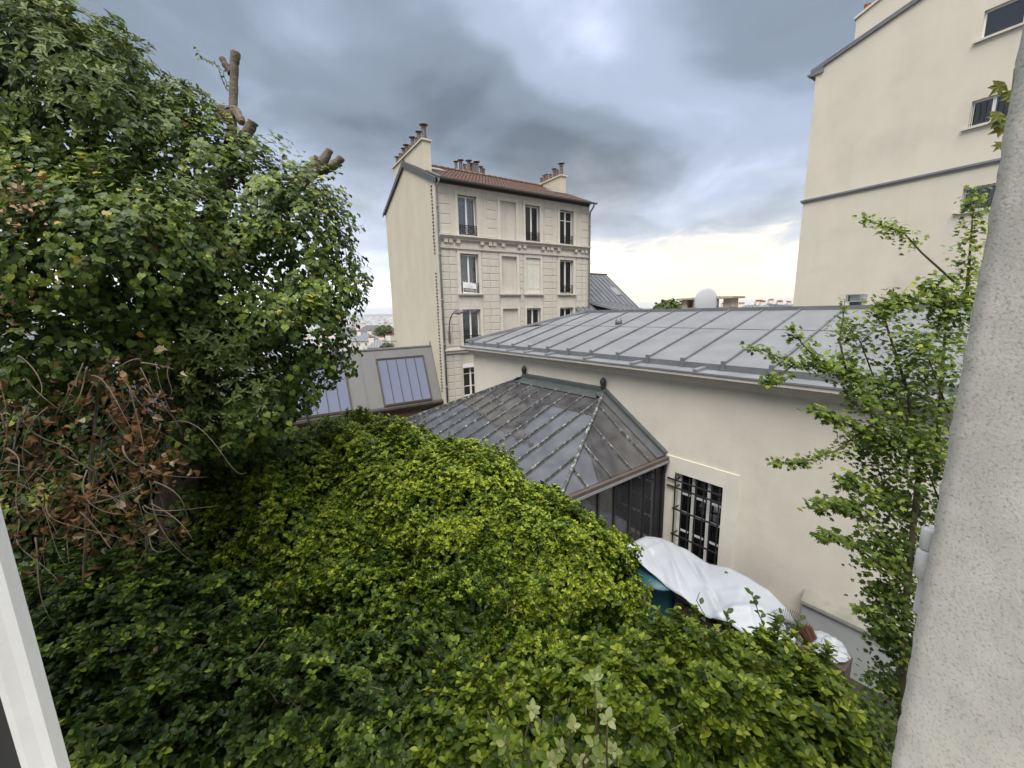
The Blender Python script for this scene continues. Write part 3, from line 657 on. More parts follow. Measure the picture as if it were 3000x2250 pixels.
for p, q in (((R1, -.02, ZT + .03), (X1 + .03, YE - .03, ZB + .03)), ((R0, -.02, ZT + .03), (X0 - .03, YE - .03, ZB + .03))): MB().bar(p, q, .06, .07).build('hip_bar', M['bars'], vr)
MB().box(R0, R1, -.16, -.001, ZT - .03, ZT + .11).slab([(R0 - .1, -.42, cz(-.42) + .035), (R1 + .05, -.42, cz(-.42) + .035), (R1, -.1, ZT + .03), (R0, -.1, ZT + .03)], .02).build('ridge_flashing', M['copper'], vr)
for p, q in (((R1, -.06, ZT + .05), (X1, -.06, ZB + .05)), ((R0, -.06, ZT + .05), (X0, -.06, ZB + .05))): MB().bar(p, q, .12, .10).bar(Vector(p) + Vector((0, -.2, -.03)), Vector(q) + Vector((0, -.2, -.03)), .26, .02).build('wall_flashing', M['lead'], vr)
for x in (R0, R1):
    MB().lathe([(.055, 0), (.07, .03), (.05, .07), (.075, .11), (.085, .17), (.06, .24), (.0, .30)], (x, -.09, ZT + .09), 12).build('finial', M['iron'], vr, smooth=True)
MB().box(X0 - .05, X1 + .09, YE - .13, YE - .02, ZB - .11, ZB + .012).box(X1 + .0, X1 + .09, YE - .02, -.03, ZB - .11, ZB - .012).build('eaves_gutter', M['brown'], vr)
MB().box(X1 + .092, X1 + .11, YE - .15, -.03, ZB - .14, ZB - .09).build('gutter_lip', M['zincl'], vr)
py = [YE + .05 + .515 * j for j in range(6)] + [-.34]
for y0, y1 in zip(py, py[1:]): MB().box(X1 - .09, X1 - .05, y0 + .02, y1 - .02, -7, ZB - .12).build('wall_panel', M['panel'], vr)
for y in py: MB().box(X1 - .10, X1 - .02, y - .022, y + .022, -7, ZB - .115).build('post', M['iron'], vr)
for j in range(13):
    x0 = X0 + .05 + .53 * j; MB().box(x0 + .02, x0 + .51, YE + .06, YE + .10, -7, ZB - .12).build('wall_panel', M['panel'], vr)
MB().box(X1 - .1, X1 - .03, -.32, -.002, -7, ZB - .13).build('corner_post', M['iron'], vr)
MB().tube([(X1 + .05, -.12, ZB - .1), (X1 + .05, -.12, ZB - .25), (X1 - .0, -.1, ZB - .45), (X1 - .0, -.1, -7)], .045, 8).build('downpipe', M['iron'], vr)

# ================================================================== tall neighbour on the hill side
rb = thing('neighbour_building', RB, -8, 'tall plain beige gable with small windows and red chimney pots', 'building')
def rtop(x): return 10.72 + .268 * x
ops = [(5.24, 6.25, 9.24, 10.14), (5.30, 6.28, 6.32, 7.20), (5.45, 6.42, 3.32, 4.16)]
w = MB(); wall_open(w, 0, 11, -8, 10.72, 0, ops, .22); w.quad((0, 0, 10.72), (11, 0, 10.72), (11, 0, rtop(11))); w.quad((0, 0, -8), (0, 0, 10.72), (0, 12, 10.72), (0, 12, -8)); w.quad((11, 0, -8), (11, 12, -8), (11, 12, rtop(11)), (11, 0, rtop(11)))
w.build('gable_wall', M['rwall'], rb)
MB().slab([(-.22, -.08, rtop(-.22) + .06), (11.1, -.08, rtop(11.1) + .06), (11.1, 12, rtop(11.1) + .06), (-.22, 12, rtop(-.22) + .06)], .17).build('roof', M['zincd'], rb)
MB().prism([(-.25, 10.46), (.30, 10.44), (.30, 10.70), (-.22, 10.60)], 1, -.07, .0).prism([(-.33, 10.50), (-.20, 10.48), (-.2, 10.56), (-.33, 10.58)], 1, -.1, 12).build('eaves_box', M['zinc'], rb)
MB().box(-.1, 11, -.09, -.001, 4.90, 4.98).box(-.06, 11, -.05, -.001, 4.83, 4.898).build('string_course', M['zinc'], rb)
for i, (a, b, c, d) in enumerate(ops):
    f = MB(); y = .1; q = .06
    f.box(a + .002, a + q, y, y + .05, c, d).box(b - q, b - .002, y, y + .05, c, d).box(a + q, b - q, y, y + .05, c, c + q).box(a + q, b - q, y, y + .05, d - q, d)
    if i == 1: f.box((a + b) / 2 + .02, (a + b) / 2 + .13, y - .01, y + .05, c + q, d - q)
    o = f.build('window', M['white'], rb)
    MB().box(a + q, b - q, y + .02, y + .026, c + q, d - q).build('pane', M['glass'], o, off=(0, 0, 0)); MB().box(a - .2, b + .2, .5, .52, c - .2, d + .2).build('interior', M['dark'], o, off=(0, 0, 0))
    MB().box(a - .15, b + .1, -.09, .09, c - .08, c - .004).build('sill', M['trim'], rb)
    if i:
        g_ = MB()
        for k in range(7): x = a + .06 + (b - a - .12) * k / 6; g_.bar((x, -.02, c - .01), (x, -.02, d - (.1 if i == 1 else 0)), .016, .016)
        g_.bar((a, -.02, c + .08), (b, -.02, c + .08), .014, .014); g_.build('window_bars', M['iron'], rb)
st = MB().prism([(1.36, rtop(1.36) - .1), (8, rtop(8) - .1), (8, 14.4), (1.36, 12.0)], 1, .004, .5).prism([(1.28, 11.98), (8.05, 14.40), (8.05, 14.5), (1.28, 12.08)], 1, -.06, .56).build('chimney_stack', M['rwall'], rb)
for k in range(12):
    x = 1.6 + .33 * k; inst('chimney_pot', RPM, None, (x, .25, 12.05 + (x - 1.36) * .362), (0, 0, k), (.95, .95, .9)).parent = st

# ================================================================== zinc-roofed house behind the annex
H = Frame(*(at(1680, 800, 31))[:2], -53.1)
bh = thing('zinc_roof_house', H, -9, 'dark zinc roofed house with glazed dormer behind the tall facade', 'house')
hz0 = 2.75
def hp_(s, y, off=0): return (s * 3.6, y, hz0 - s * 3.0 + off)
MB().slab([hp_(0, -3), hp_(1.15, -3), hp_(1.15, 3.85), hp_(0, 3.85)], .06).build('roof', M['zincd'], bh)
MB().slab([(-3.6, -3, -.3), (0, -3, hz0), (0, 3.85, hz0), (-3.6, 3.85, -.3)], .06).build('rear_slope', M['zincd'], bh)
for k in range(14): MB().bar(hp_(0, -2.8 + .5 * k, .03), hp_(1.14, -2.8 + .5 * k, .03), .05, .06).build('standing_seam', M['zincd'], bh)
MB().box(-.1, .1, -3, 3.9, hz0 - .02, hz0 + .06).build('ridge_cap', M['lead'], bh)
MB().prism([(-3.4, -9), (3.7, -9), (3.7, -.35), (.0, 2.6), (-3.4, -.35)], 1, -2.9, 3.75).build('wall', M['stone'], bh)
do = MB().box(2.2, 5.3, -1.2, 1.6, -2.6, -.2).build('dormer', M['lead'], bh)
MB().slab([(2.0, -1.35, .62), (5.45, -1.35, -.12), (5.45, 1.2, -.12), (2.0, 1.2, .62)], .08).build('dormer_roof', M['zincl'], do, off=(0, 0, 0))
for k in range(6): MB().bar((2.0, -1.3 + .5 * k, .64), (5.45, -1.3 + .5 * k, -.10), .04, .05).build('glazing_bar', M['zincd'], do, off=(0, 0, 0))
MB().slab([hp_(.40, 2.5, .08), hp_(.60, 2.5, .08), hp_(.60, 3.2, .08), hp_(.40, 3.2, .08)], .08).build('rooflight', M['zincl'], bh)
MB().tube([(-.2, -1.1, hz0), (-.2, -1.1, hz0 + .75)], .09, 8).lathe([(.16, 0), (.14, .04), (.0, .12)], (-.2, -1.1, hz0 + .78), 8).build('flue', M['zincd'], bh)

# ================================================================== houses lower down the hill and along the skyline
def house(px, py, d, wdt, dep, hgt, rise, ang, label, group, pots=3, roofm='zinc', wallm='farwall', win=True, stackm='farwall', name='hillside_house'):
    p = at(px, py, d)                       # eaves, middle of the front
    hs = thing_at(name, (p.x, p.y, p.z - hgt), ang, label, 'house', group)
    MB().box(-wdt / 2, wdt / 2, 0, dep, 0, hgt).build('wall', M[wallm], hs)
    r = MB(); e = .35; q = [(-wdt / 2 - e, -e, hgt), (wdt / 2 + e, -e, hgt), (wdt / 2 + e, dep + e, hgt), (-wdt / 2 - e, dep + e, hgt), (-wdt / 2 + dep * .3, dep / 2, hgt + rise), (wdt / 2 - dep * .3, dep / 2, hgt + rise)]
    r.v += q; r.f += [(0, 1, 5, 4), (2, 3, 4, 5), (0, 4, 3), (1, 2, 5), (3, 2, 1, 0)]; r.build('roof', M[roofm], hs)
    if roofm == 'zinc':
        n = int(wdt / .9)
        sm = MB()
        for k in range(n):
            x = -wdt / 2 + .5 + k * .9; t = min(1, (x + wdt / 2 + e) / (dep * .3 + e), (wdt / 2 + e - x) / (dep * .3 + e)); sm.bar((x, -e, hgt + .06), (x, -e + (dep / 2 + e) * t, hgt + rise * t + .06), .12, .1)
        sm.build('roof_battens', M['lead'], hs)
    if win:
        n = max(2, int(wdt / 2.6))
        for k in range(n):
            x = -wdt / 2 + wdt * (k + .5) / n
            for zz in (hgt - 1.9, hgt - 4.9):
                if zz < .5: continue
                o = MB().box(x - .5, x + .5, -.05, .02, zz, zz + 1.3).build('window', M['white'], hs); MB().box(x - .42, x - .05, -.06, -.051, zz + .08, zz + 1.22).build('pane', M['dark'], o, off=(0, 0, 0)); MB().box(x + .05, x + .42, -.06, -.051, zz + .08, zz + 1.22).build('pane', M['dark'], o, off=(0, 0, 0))
    for k in range(pots):
        x = -wdt / 2 + wdt * (k + .5 + rng.uniform(-.2, .2)) / pots; y = dep * rng.uniform(.35, .7); hh = rise + rng.uniform(.3, 1.1)
        s = MB().box(x - .9, x + .9, y, y + .7, hgt, hgt + hh).build('chimney_stack', M[stackm], hs)
        for j in range(5): inst('chimney_pot', RPM, None, (x - .68 + .34 * j, y + .35, hgt + hh - .02), (0, 0, j), (1.25, 1.25, 1.5)).parent = s
    return hs
house(1112, 1018, 140, 8.2, 9, 13, 2.6, R(12), 'cream house with pale zinc hipped roof seen below the gable', None, 3)
house(1052, 1000, 165, 9, 9, 16, 3.0, R(-8), 'zinc roofed house with red pots beside the ivy edge', None, 2, roofm='zincd')
house(1018, 985, 190, 11, 9, 18, 4.2, R(20), 'pale house with long row of red chimney pots behind ivy', None, 3, roofm='lead')
house(1142, 980, 210, 10, 9, 18, 5, R(40), 'small white house with steep roof beside the round tree', None, 1, roofm='tile')
house(1085, 972, 260, 16, 11, 20, 4, R(5), 'wide grey roofed block beyond the cream zinc house', None, 2, roofm='lead')
SKL = ['pale zinc roofline with red pots beyond the zinc ridge', 'grey lead roofline with red pots beyond the zinc ridge', 'low zinc roof with red pots just beside the beige gable', 'dark zinc roofline with red pots meeting the beige gable', 'grey roofline next to the dish side of the skyline', 'wide lead roof with red pots behind the beige gable edge', 'dark roofline behind the concrete chimney']
for k, (px, py, d, wd, ri, rm) in enumerate(((2215, 905, 120, 9, 1.2, 'zinc'), (2255, 903, 135, 10, 1.6, 'lead'), (2295, 901, 115, 8, 1.0, 'zinc'), (2325, 903, 150, 12, 1.5, 'zincd'), (2180, 906, 150, 12, 1.0, 'lead'), (2345, 900, 170, 14, 1.5, 'lead'), (1985, 912, 180, 10, 1.2, 'zincd'))):
    house(px, py, d, wd, 9, 14, ri, R(-20 + 13 * k), SKL[k], 'skyline roofs beyond the zinc ridge', 2, roofm=rm, win=False)

# ================================================================== foliage machinery
def tmpl_oval(w=.30, fold=.10, bend=.10):
    V = [(0, 0, 0), (0, .36, .0), (0, .72, -bend * .5), (0, 1, -bend), (-w * .8, .28, fold), (-w, .56, fold), (-w * .6, .82, fold * .4 - bend * .4), (w * .8, .28, fold), (w, .56, fold), (w * .6, .82, fold * .4 - bend * .4)]
    F = [(0, 1, 4), (4, 1, 5), (1, 2, 5), (5, 2, 6), (2, 3, 6), (1, 0, 7), (1, 7, 8), (2, 1, 8), (2, 8, 9), (3, 2, 9)]
    return np.array(V, float), np.array(F, int)
def tmpl_ivy():
    V = [(0, .30, 0), (0, .02, -.03), (-.26, -.10, .03), (-.46, .14, -.02), (-.44, .36, -.02), (-.36, .52, .02), (-.22, .72, .05), (0, 1.0, -.10), (.22, .72, .05), (.36, .52, .02), (.44, .36, -.02), (.46, .14, -.02), (.26, -.10, .03)]
    F = [(0, k, k + 1) for k in range(1, 12)] + [(0, 12, 1)]
    return np.array(V, float), np.array([f[::-1] for f in F], int)
def tmpl_lobed():
    V = [(0, .3, 0), (0, 0, 0), (-.22, .12, .03), (-.48, .22, -.04), (-.27, .42, .03), (-.40, .68, -.03), (-.12, .64, .03), (0, 1, -.06), (.12, .64, .03), (.40, .68, -.03), (.27, .42, .03), (.48, .22, -.04), (.22, .12, .03)]
    F = [(0, k + 1, k) for k in range(1, 12)] + [(0, 1, 12)]
    return np.array(V, float), np.array(F, int)
OVAL, IVY, LOBED = tmpl_oval(), tmpl_ivy(), tmpl_lobed()
CURL = tmpl_oval(.34, .28, .45)
def unit(a): return a / np.maximum(np.linalg.norm(a, axis=1, keepdims=True), 1e-9)
def leaves(name, tm, pos, nrm, tip, size, tint, material, parent, stuff=True):
    V, F = tm; n = len(pos)
    nz = unit(nrm); ty = tip - nz * np.sum(tip * nz, 1, keepdims=True); ty = unit(ty); tx = np.cross(ty, nz)
    P = pos[:, None, :] + size[:, None, None] * (V[None, :, 0:1] * tx[:, None, :] + V[None, :, 1:2] * ty[:, None, :] + V[None, :, 2:3] * nz[:, None, :])
    P = P.reshape(-1, 3); k = len(V); FF = (F[None] + (np.arange(n) * k)[:, None, None]).reshape(-1, 3)
    me = bpy.data.meshes.new(name); me.vertices.add(len(P)); me.vertices.foreach_set('co', P.astype('f').ravel())
    me.loops.add(FF.size); me.loops.foreach_set('vertex_index', FF.astype('i').ravel()); me.polygons.add(len(FF))
    me.polygons.foreach_set('loop_start', np.arange(0, FF.size, 3, dtype='i')); me.polygons.foreach_set('loop_total', np.full(len(FF), 3, 'i'))
    me.update(calc_edges=True)
    at_ = me.attributes.new('tint', 'FLOAT', 'POINT'); at_.data.foreach_set('value', np.repeat(tint, k).astype('f'))
    me.materials.append(material); o = bpy.data.objects.new(name, me); C.objects.link(o)
    if parent:
        o.parent = parent; o.matrix_parent_inverse = parent.matrix_world.inverted()
    if stuff: o['kind'] = 'stuff'
    return o
def project(pos):
    d = np.asarray(pos) - np.array([0, 0, CZ]); dep = d @ np.array(FW); dep_ = np.maximum(dep, 1e-3)
    return 1500 + FPX * (d @ np.array(RT)) / dep_, 1125 - FPX * (d @ np.array(UP)) / dep_, dep
def plant(root, tm, pos, nrm, tip, size, tint, matb, mats, singles=280, cell=34, crown='crown'):
    """the crown as one mass, with the leaves that show largest set apart as objects of their own"""
    px, py, dep = project(pos); ok = (px > 10) & (px < 2990) & (py > 10) & (py < 2240) & (dep > .1)
    key = (px // cell).astype(int) * 1000 + (py // cell).astype(int); order = np.argsort(dep); seen = set(); pick = []
    for i in order:
        if not ok[i] or key[i] in seen: continue
        seen.add(key[i]); pick.append(i)
    pick.sort(key=lambda i: -size[i] / dep[i]); pick = np.array(pick[:singles], int)
    rest = np.ones(len(pos), bool); rest[pick] = False
    leaves(crown, tm, pos[rest], nrm[rest], tip[rest], size[rest], tint[rest], matb, root)
    me = bpy.data.meshes.new('leaf'); me.from_pydata(tm[0].tolist(), [], tm[1].tolist()); me.materials.append(mats)
    nz = unit(nrm[pick]); ty = tip[pick] - nz * np.sum(tip[pick] * nz, 1, keepdims=True); ty = unit(ty); tx = np.cross(ty, nz)
    inv = root.matrix_world.inverted()
    for j, i in enumerate(pick):
        o = bpy.data.objects.new('leaf', me); C.objects.link(o); o.parent = root
        s = size[i]; mm = Matrix(((tx[j][0] * s, ty[j][0] * s, nz[j][0] * s, pos[i][0]), (tx[j][1] * s, ty[j][1] * s, nz[j][1] * s, pos[i][1]), (tx[j][2] * s, ty[j][2] * s, nz[j][2] * s, pos[i][2]), (0, 0, 0, 1)))
        o.matrix_basis = inv @ mm
def root_at(name, p, label, cat, group=None):
    o = thing_at(name, p, 0, label, cat, group); bpy.context.view_layer.update(); return o
def tubes(name, paths, material, root, seg=5, stuff=False):
    b = MB()
    for pth, r_ in paths: b.tube(pth, r_, seg)
    o = b.build(name, material, None, smooth=True); o.parent = root; o.matrix_parent_inverse = root.matrix_world.inverted()
    if stuff: o['kind'] = 'stuff'
    return o
def wob(a, b, n, amp):
    a, b = Vector(a), Vector(b); d = (b - a).length * amp
    return [a.lerp(b, k / n) + (Vector(rng.normal(0, d, 3)) if 0 < k < n else Vector((0, 0, 0))) for k in range(n + 1)]
def arc(a, b, n, amp):
    a, b = Vector(a), Vector(b); l_ = (b - a).length; c1 = a.lerp(b, .33) + Vector(rng.normal(0, amp * l_, 3)); c2 = a.lerp(b, .66) + Vector(rng.normal(0, amp * l_, 3)); o = []
    for k in range(n + 1):
        t = k / n; u = 1 - t; o.append(a * u ** 3 + c1 * 3 * u * u * t + c2 * 3 * u * t * t + b * t ** 3)
    return o
def rosettes(cen, nor, n_leaf, size, spread=1.0, young=.5):
    """whorls of leaves at twig tips: returns leaf arrays"""
    m_ = len(cen); P, NN, TT, SZ, TI = [], [], [], [], []
    a = np.cross(nor, rng.normal(size=(m_, 3))); a = unit(a); b = np.cross(nor, a)
    yg = np.clip(rng.normal(0, .2, m_) + young, 0, 1)
    for k in range(n_leaf):
        t = 2 * math.pi * (k * .382) + rng.uniform(-.35, .35, m_); lift = (.95 - .75 * k / n_leaf) * np.ones(m_) + rng.normal(0, .15, m_)
        rad_ = (np.cos(t)[:, None] * a + np.sin(t)[:, None] * b); tip = unit(rad_ * spread + nor * lift[:, None]); nn = unit(nor * spread - rad_ * lift[:, None] * .7 + rng.normal(0, .18, (m_, 3)))
        sz = size * rng.uniform(.55, 1.35, m_) * (.62 + .5 * k / n_leaf)
        P.append(cen - nor * (.35 * size * k / n_leaf)); NN.append(nn); TT.append(tip); SZ.append(sz); TI.append(np.clip(yg * (1.1 - .75 * k / n_leaf) + rng.normal(0, .07, m_), 0, 1))
    return [np.concatenate(q) for q in (P, NN, TT, SZ, TI)]
_kd = unit(rng.normal(size=(9, 3))); _kw = np.array([9, 11, 14, 18, 22, 27, 34, 40, 47.]); _kp = rng.uniform(0, 6.28, 9)
def clump(p): return sum(np.sin(p @ _kd[i] * _kw[i] + _kp[i]) * (12 / (_kw[i] + 6)) for i in range(9)) / 2.1
_ld = unit(rng.normal(size=(5, 3))); _lw = np.array([5.5, 6.5, 7.5, 8.5, 10.]); _lp = rng.uniform(0, 6.28, 5)
def lump3(p): return sum(np.sin(p @ _ld[i] * _lw[i] + _lp[i]) for i in range(5)) / 2.4
def blob_points(blobs, dens, inner=.25, up_only=-.75, rough_=.16, amp=.05, hole=.75, amp2=.0):
    """points near the surface of a lumpy union of ellipsoids given as (px, py, dist, rx px, ry px, depth m)"""
    Cs = [(np.array(at(b[0], b[1], b[2])), np.array([b[3] * b[2] / FPX, b[5], b[4] * b[2] / FPX])) for b in blobs]
    PP, NN = [], []
    for c, r_ in Cs:
        area = 4 * math.pi * ((r_[0] * r_[1]) ** 1.6 / 3 + (r_[0] * r_[2]) ** 1.6 / 3 + (r_[1] * r_[2]) ** 1.6 / 3) ** (1 / 1.6)
        n = int(area * dens); u = unit(rng.normal(size=(n, 3)))
        lump = 1 + rough_ * (np.sin(u[:, 0] * 7 + c[0] * 3) * np.sin(u[:, 2] * 6 + c[2]) + .6 * np.sin(u[:, 1] * 11 + u[:, 0] * 9))
        dd = np.where(rng.random(n) < inner, rng.uniform(.55, .95, n), rng.uniform(.93, 1.03, n)) * lump
        p = c + u * r_ * dd[:, None]; nn = unit(u / r_)
        cn = clump(p); p = p + nn * (cn * amp + lump3(p) * amp2)[:, None]
        keep = u[:, 2] > up_only
        keep &= (cn > -hole) | (rng.random(n) < .25)
        keep &= ((u[:, 1] < .55) | (rng.random(n) < .35))
        for c2, r2 in Cs:
            if c2 is c: continue
            keep &= np.sum(((p - c2) / (r2 * .86)) ** 2, 1) > 1
        PP.append(p[keep]); NN.append(nn[keep])
    return np.concatenate(PP), np.concatenate(NN)

# ------------------------------------------------------------------ clipped evergreen hedge in the garden
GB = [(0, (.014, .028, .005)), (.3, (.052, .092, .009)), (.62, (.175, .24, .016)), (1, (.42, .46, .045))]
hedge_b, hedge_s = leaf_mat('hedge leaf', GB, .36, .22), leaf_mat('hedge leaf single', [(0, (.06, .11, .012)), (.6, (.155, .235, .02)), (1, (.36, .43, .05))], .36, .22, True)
def sprouts(pp, nn, frac, reach):
    k = rng.random(len(pp)) < frac; P_, N_ = pp[k], unit(nn[k] + np.array([0, 0, .9]) + rng.normal(0, .3, nn[k].shape)); h_ = rng.uniform(.3, 1, (len(P_), 1)) * reach
    return np.concatenate([pp] + [P_ + N_ * h_ * t for t in (.25, .5, .75, 1)]), np.concatenate([nn] + [N_] * 4)
def bare_twigs(root, pp, nn, n, reach, dead=26):
    i_ = rng.choice(len(pp), n, replace=False); ps_ = []
    for i in i_:
        a_ = Vector(pp[i]); d_ = Vector(unit(rng.normal(size=(1, 3)) + nn[i] * .45 + np.array([0, 0, .5]))[0]); ps_.append((arc(a_ - d_ * reach * .6, a_ + d_ * reach * .55, 6, .10), np.linspace(.0042, .0014, 7)))
    tubes('twigs', ps_, M['twig'], root, 4, True)
    j_ = rng.choice(len(pp), dead, replace=False); leaves('fallen_leaves', CURL, pp[j_] + nn[j_] * .03, unit(nn[j_] + rng.normal(0, .5, (dead, 3))), rng.normal(size=(dead, 3)), rng.uniform(.03, .055, dead), rng.random(dead), DEADM, root)
DEADM = leaf_mat('withered leaf', [(0, (.20, .095, .036)), (1, (.48, .36, .22))], .7, .2)
def up_nor(nn, k=.45): return unit(nn + np.array([0, 0, k]) + rng.normal(0, .22, nn.shape))
p0 = at(1150, 1600, 4.4); hr = root_at('clipped_hedge', (p0.x, p0.y, CZ - 6.4), 'large rounded evergreen bush reaching the veranda gutter', 'bush')
hb1 = [(1100, 1560, 4.5, 350, 340, .85), (840, 1620, 4.1, 310, 350, .85), (1340, 1610, 4.3, 280, 300, .7), (1510, 1700, 4.1, 250, 285, .6), (1655, 1785, 3.9, 225, 300, .6)]
hb2 = [(780, 1900, 3.6, 310, 270, .7), (1180, 1930, 3.5, 400, 300, .7), (1520, 2000, 3.4, 320, 230, .55)]
p1, n1_ = blob_points(hb1, 2300, .26, hole=.5, amp=.055, amp2=.035, rough_=.08); p2, n2_ = blob_points(hb2, 1700, .30, hole=.35, amp=.085, amp2=.09)
p2, n2_ = sprouts(p2, n2_, .07, .18); p1, n1_ = sprouts(p1, n1_, .025, .08); pp, nn = np.concatenate([p1, p2]), np.concatenate([n1_, n2_]); hb = hb1 + hb2
yo = np.concatenate([.70 + .2 * clump(p1), .50 + .32 * clump(p2)]); a_ = rosettes(pp, up_nor(nn), 6, .037, .85, yo)
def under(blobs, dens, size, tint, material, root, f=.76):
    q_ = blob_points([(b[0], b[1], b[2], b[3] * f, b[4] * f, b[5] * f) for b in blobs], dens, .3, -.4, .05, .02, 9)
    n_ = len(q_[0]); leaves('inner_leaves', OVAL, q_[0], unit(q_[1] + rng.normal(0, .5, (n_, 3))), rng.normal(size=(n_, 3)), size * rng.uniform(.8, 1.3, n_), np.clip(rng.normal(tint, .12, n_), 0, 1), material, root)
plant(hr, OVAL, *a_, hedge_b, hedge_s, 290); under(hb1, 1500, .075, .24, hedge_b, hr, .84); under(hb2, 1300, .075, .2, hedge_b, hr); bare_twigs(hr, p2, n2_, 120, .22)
tubes('branches', [(wob(at(px, 2150, d + .3), at(px + rng.uniform(-150, 150), py, d), 5, .04), np.linspace(.03, .006, 6)) for px, py, d in ((900, 1400, 4.2), (1100, 1330, 4.5), (1300, 1500, 4.2), (1500, 1600, 4.0), (1700, 1750, 3.8), (1200, 1800, 3.5), (700, 1700, 4.0))] + [([(p0.x, p0.y, CZ - 6.5), tuple(at(1150, 2150, 4.4))], [.09, .05])], M['stem'], hr)
# ------------------------------------------------------------------ broad-leaved bush under the window
p0 = at(2150, 2100, 2.4); fr_ = root_at('front_bush', (p0.x, p0.y, CZ - 6.3), 'yellow green broad leaved bush in front of the white tarpaulin', 'bush')
fb = [(2130, 2150, 2.35, 300, 235, .5), (1850, 2170, 2.3, 300, 250, .5), (2330, 2200, 2.3, 190, 190, .4), (2180, 1990, 2.5, 130, 90, .25), (1960, 1985, 2.7, 110, 95, .25), (1500, 2290, 2.2, 330, 230, .45)]
front_b = leaf_mat('bush leaf', [(0, (.02, .038, .006)), (.35, (.075, .12, .013)), (.7, (.195, .25, .022)), (1, (.40, .44, .06))], .34, .25)
front_s = leaf_mat('bush leaf single', [(0, (.08, .125, .014)), (.6, (.19, .245, .022)), (1, (.39, .43, .06))], .34, .25, True)
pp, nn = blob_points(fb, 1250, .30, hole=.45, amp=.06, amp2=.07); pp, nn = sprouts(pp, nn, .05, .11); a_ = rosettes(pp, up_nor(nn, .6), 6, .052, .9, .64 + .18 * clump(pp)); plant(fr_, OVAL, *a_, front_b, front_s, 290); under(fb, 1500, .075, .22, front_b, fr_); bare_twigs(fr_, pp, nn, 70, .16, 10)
tubes('branches', [(wob(at(px, 2500, 2.5), at(px + rng.uniform(-80, 80), py, 2.35), 4, .04), np.linspace(.02, .004, 5)) for px, py in ((1700, 1950), (1900, 1900), (2100, 1850), (2300, 1950), (2450, 2080))] + [([(p0.x, p0.y, CZ - 6.4), tuple(at(2100, 2500, 2.5))], [.07, .03])], M['stem'], fr_)
# long shoots standing out of the front bush
sh_p, sh_n, sh_t, sh_s, sh_c, shp = [], [], [], [], [], []
for (x0, y0, x1, y1, d, n) in ((2270, 1900, 2190, 1720, 2.6, 16), (2260, 1900, 2290, 1790, 2.6, 12), (2140, 1860, 2130, 1790, 2.5, 9), (2060, 1880, 2050, 1735, 2.6, 4), (2310, 1870, 2350, 1810, 2.6, 9), (1880, 1780, 1900, 1700, 2.9, 9)):
    a0, a1 = at(x0, y0, d), at(x1, y1, d); pth = wob(a0, a1, 5, .05); shp.append((pth, np.linspace(.005, .002, 6)))
    for k in range(n):
        t = k / n; p = a0.lerp(a1, t); an2 = k * 2.4; dr = np.array([math.cos(an2), math.sin(an2), .55])
        sh_p.append(p); sh_n.append((-dr[0] * .4, -dr[1] * .4 - .3, .8)); sh_t.append(dr); sh_s.append(rng.uniform(.035, .055)); sh_c.append(rng.uniform(.15, .4))
sr = root_at('sprig', (p0.x, p0.y, CZ - 6.3), 'thin dark leafy shoots standing against the white tarpaulin', 'plant')
leaves('leaf_spray', OVAL, *[np.array(q, float) for q in (sh_p, sh_n, sh_t, sh_s, sh_c)], front_b, sr); tubes('shoots', shp + [([(p0.x, p0.y, CZ - 6.3), tuple(at(2270, 1900, 2.6))], [.012, .005])], M['stem'], sr)
# ------------------------------------------------------------------ shrub in the lower corner below the ivy, shade put into its leaf colours
p0 = at(500, 2000, 2.9); dr_ = root_at('shade_bush', (p0.x, p0.y, CZ - 6.3), 'bush with shade-darkened leaves below the ivy covered tree', 'bush')
db = [(560, 1900, 3.3, 300, 310, .7), (330, 1980, 2.9, 330, 300, .6), (900, 2150, 2.7, 400, 260, .6), (420, 2260, 2.4, 380, 250, .5), (1180, 2280, 2.3, 300, 200, .4)]
shade_b = leaf_mat('shade-darkened leaf', [(0, (.016, .030, .008)), (.4, (.05, .088, .014)), (.75, (.15, .225, .026)), (1, (.36, .43, .06))], .42, .2)
shade_s = leaf_mat('shade-darkened leaf single', [(0, (.04, .075, .012)), (.7, (.10, .16, .02)), (1, (.30, .37, .05))], .42, .2, True)
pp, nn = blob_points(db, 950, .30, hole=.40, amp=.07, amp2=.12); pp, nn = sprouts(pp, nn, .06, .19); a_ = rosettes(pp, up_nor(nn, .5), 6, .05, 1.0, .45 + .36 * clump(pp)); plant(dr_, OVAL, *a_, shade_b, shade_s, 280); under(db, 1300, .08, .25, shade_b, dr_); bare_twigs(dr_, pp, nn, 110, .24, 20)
tubes('branches', [(wob(at(px, 2500, d), at(px + rng.uniform(-120, 120), py, d), 5, .05), np.linspace(.022, .005, 6)) for px, py, d in ((200, 1750, 2.9), (400, 1700, 3.1), (650, 1700, 3.2), (900, 1950, 2.8))] + [([(p0.x, p0.y, CZ - 6.4), tuple(at(500, 2500, 2.9))], [.08, .04])], M['stem'], dr_)
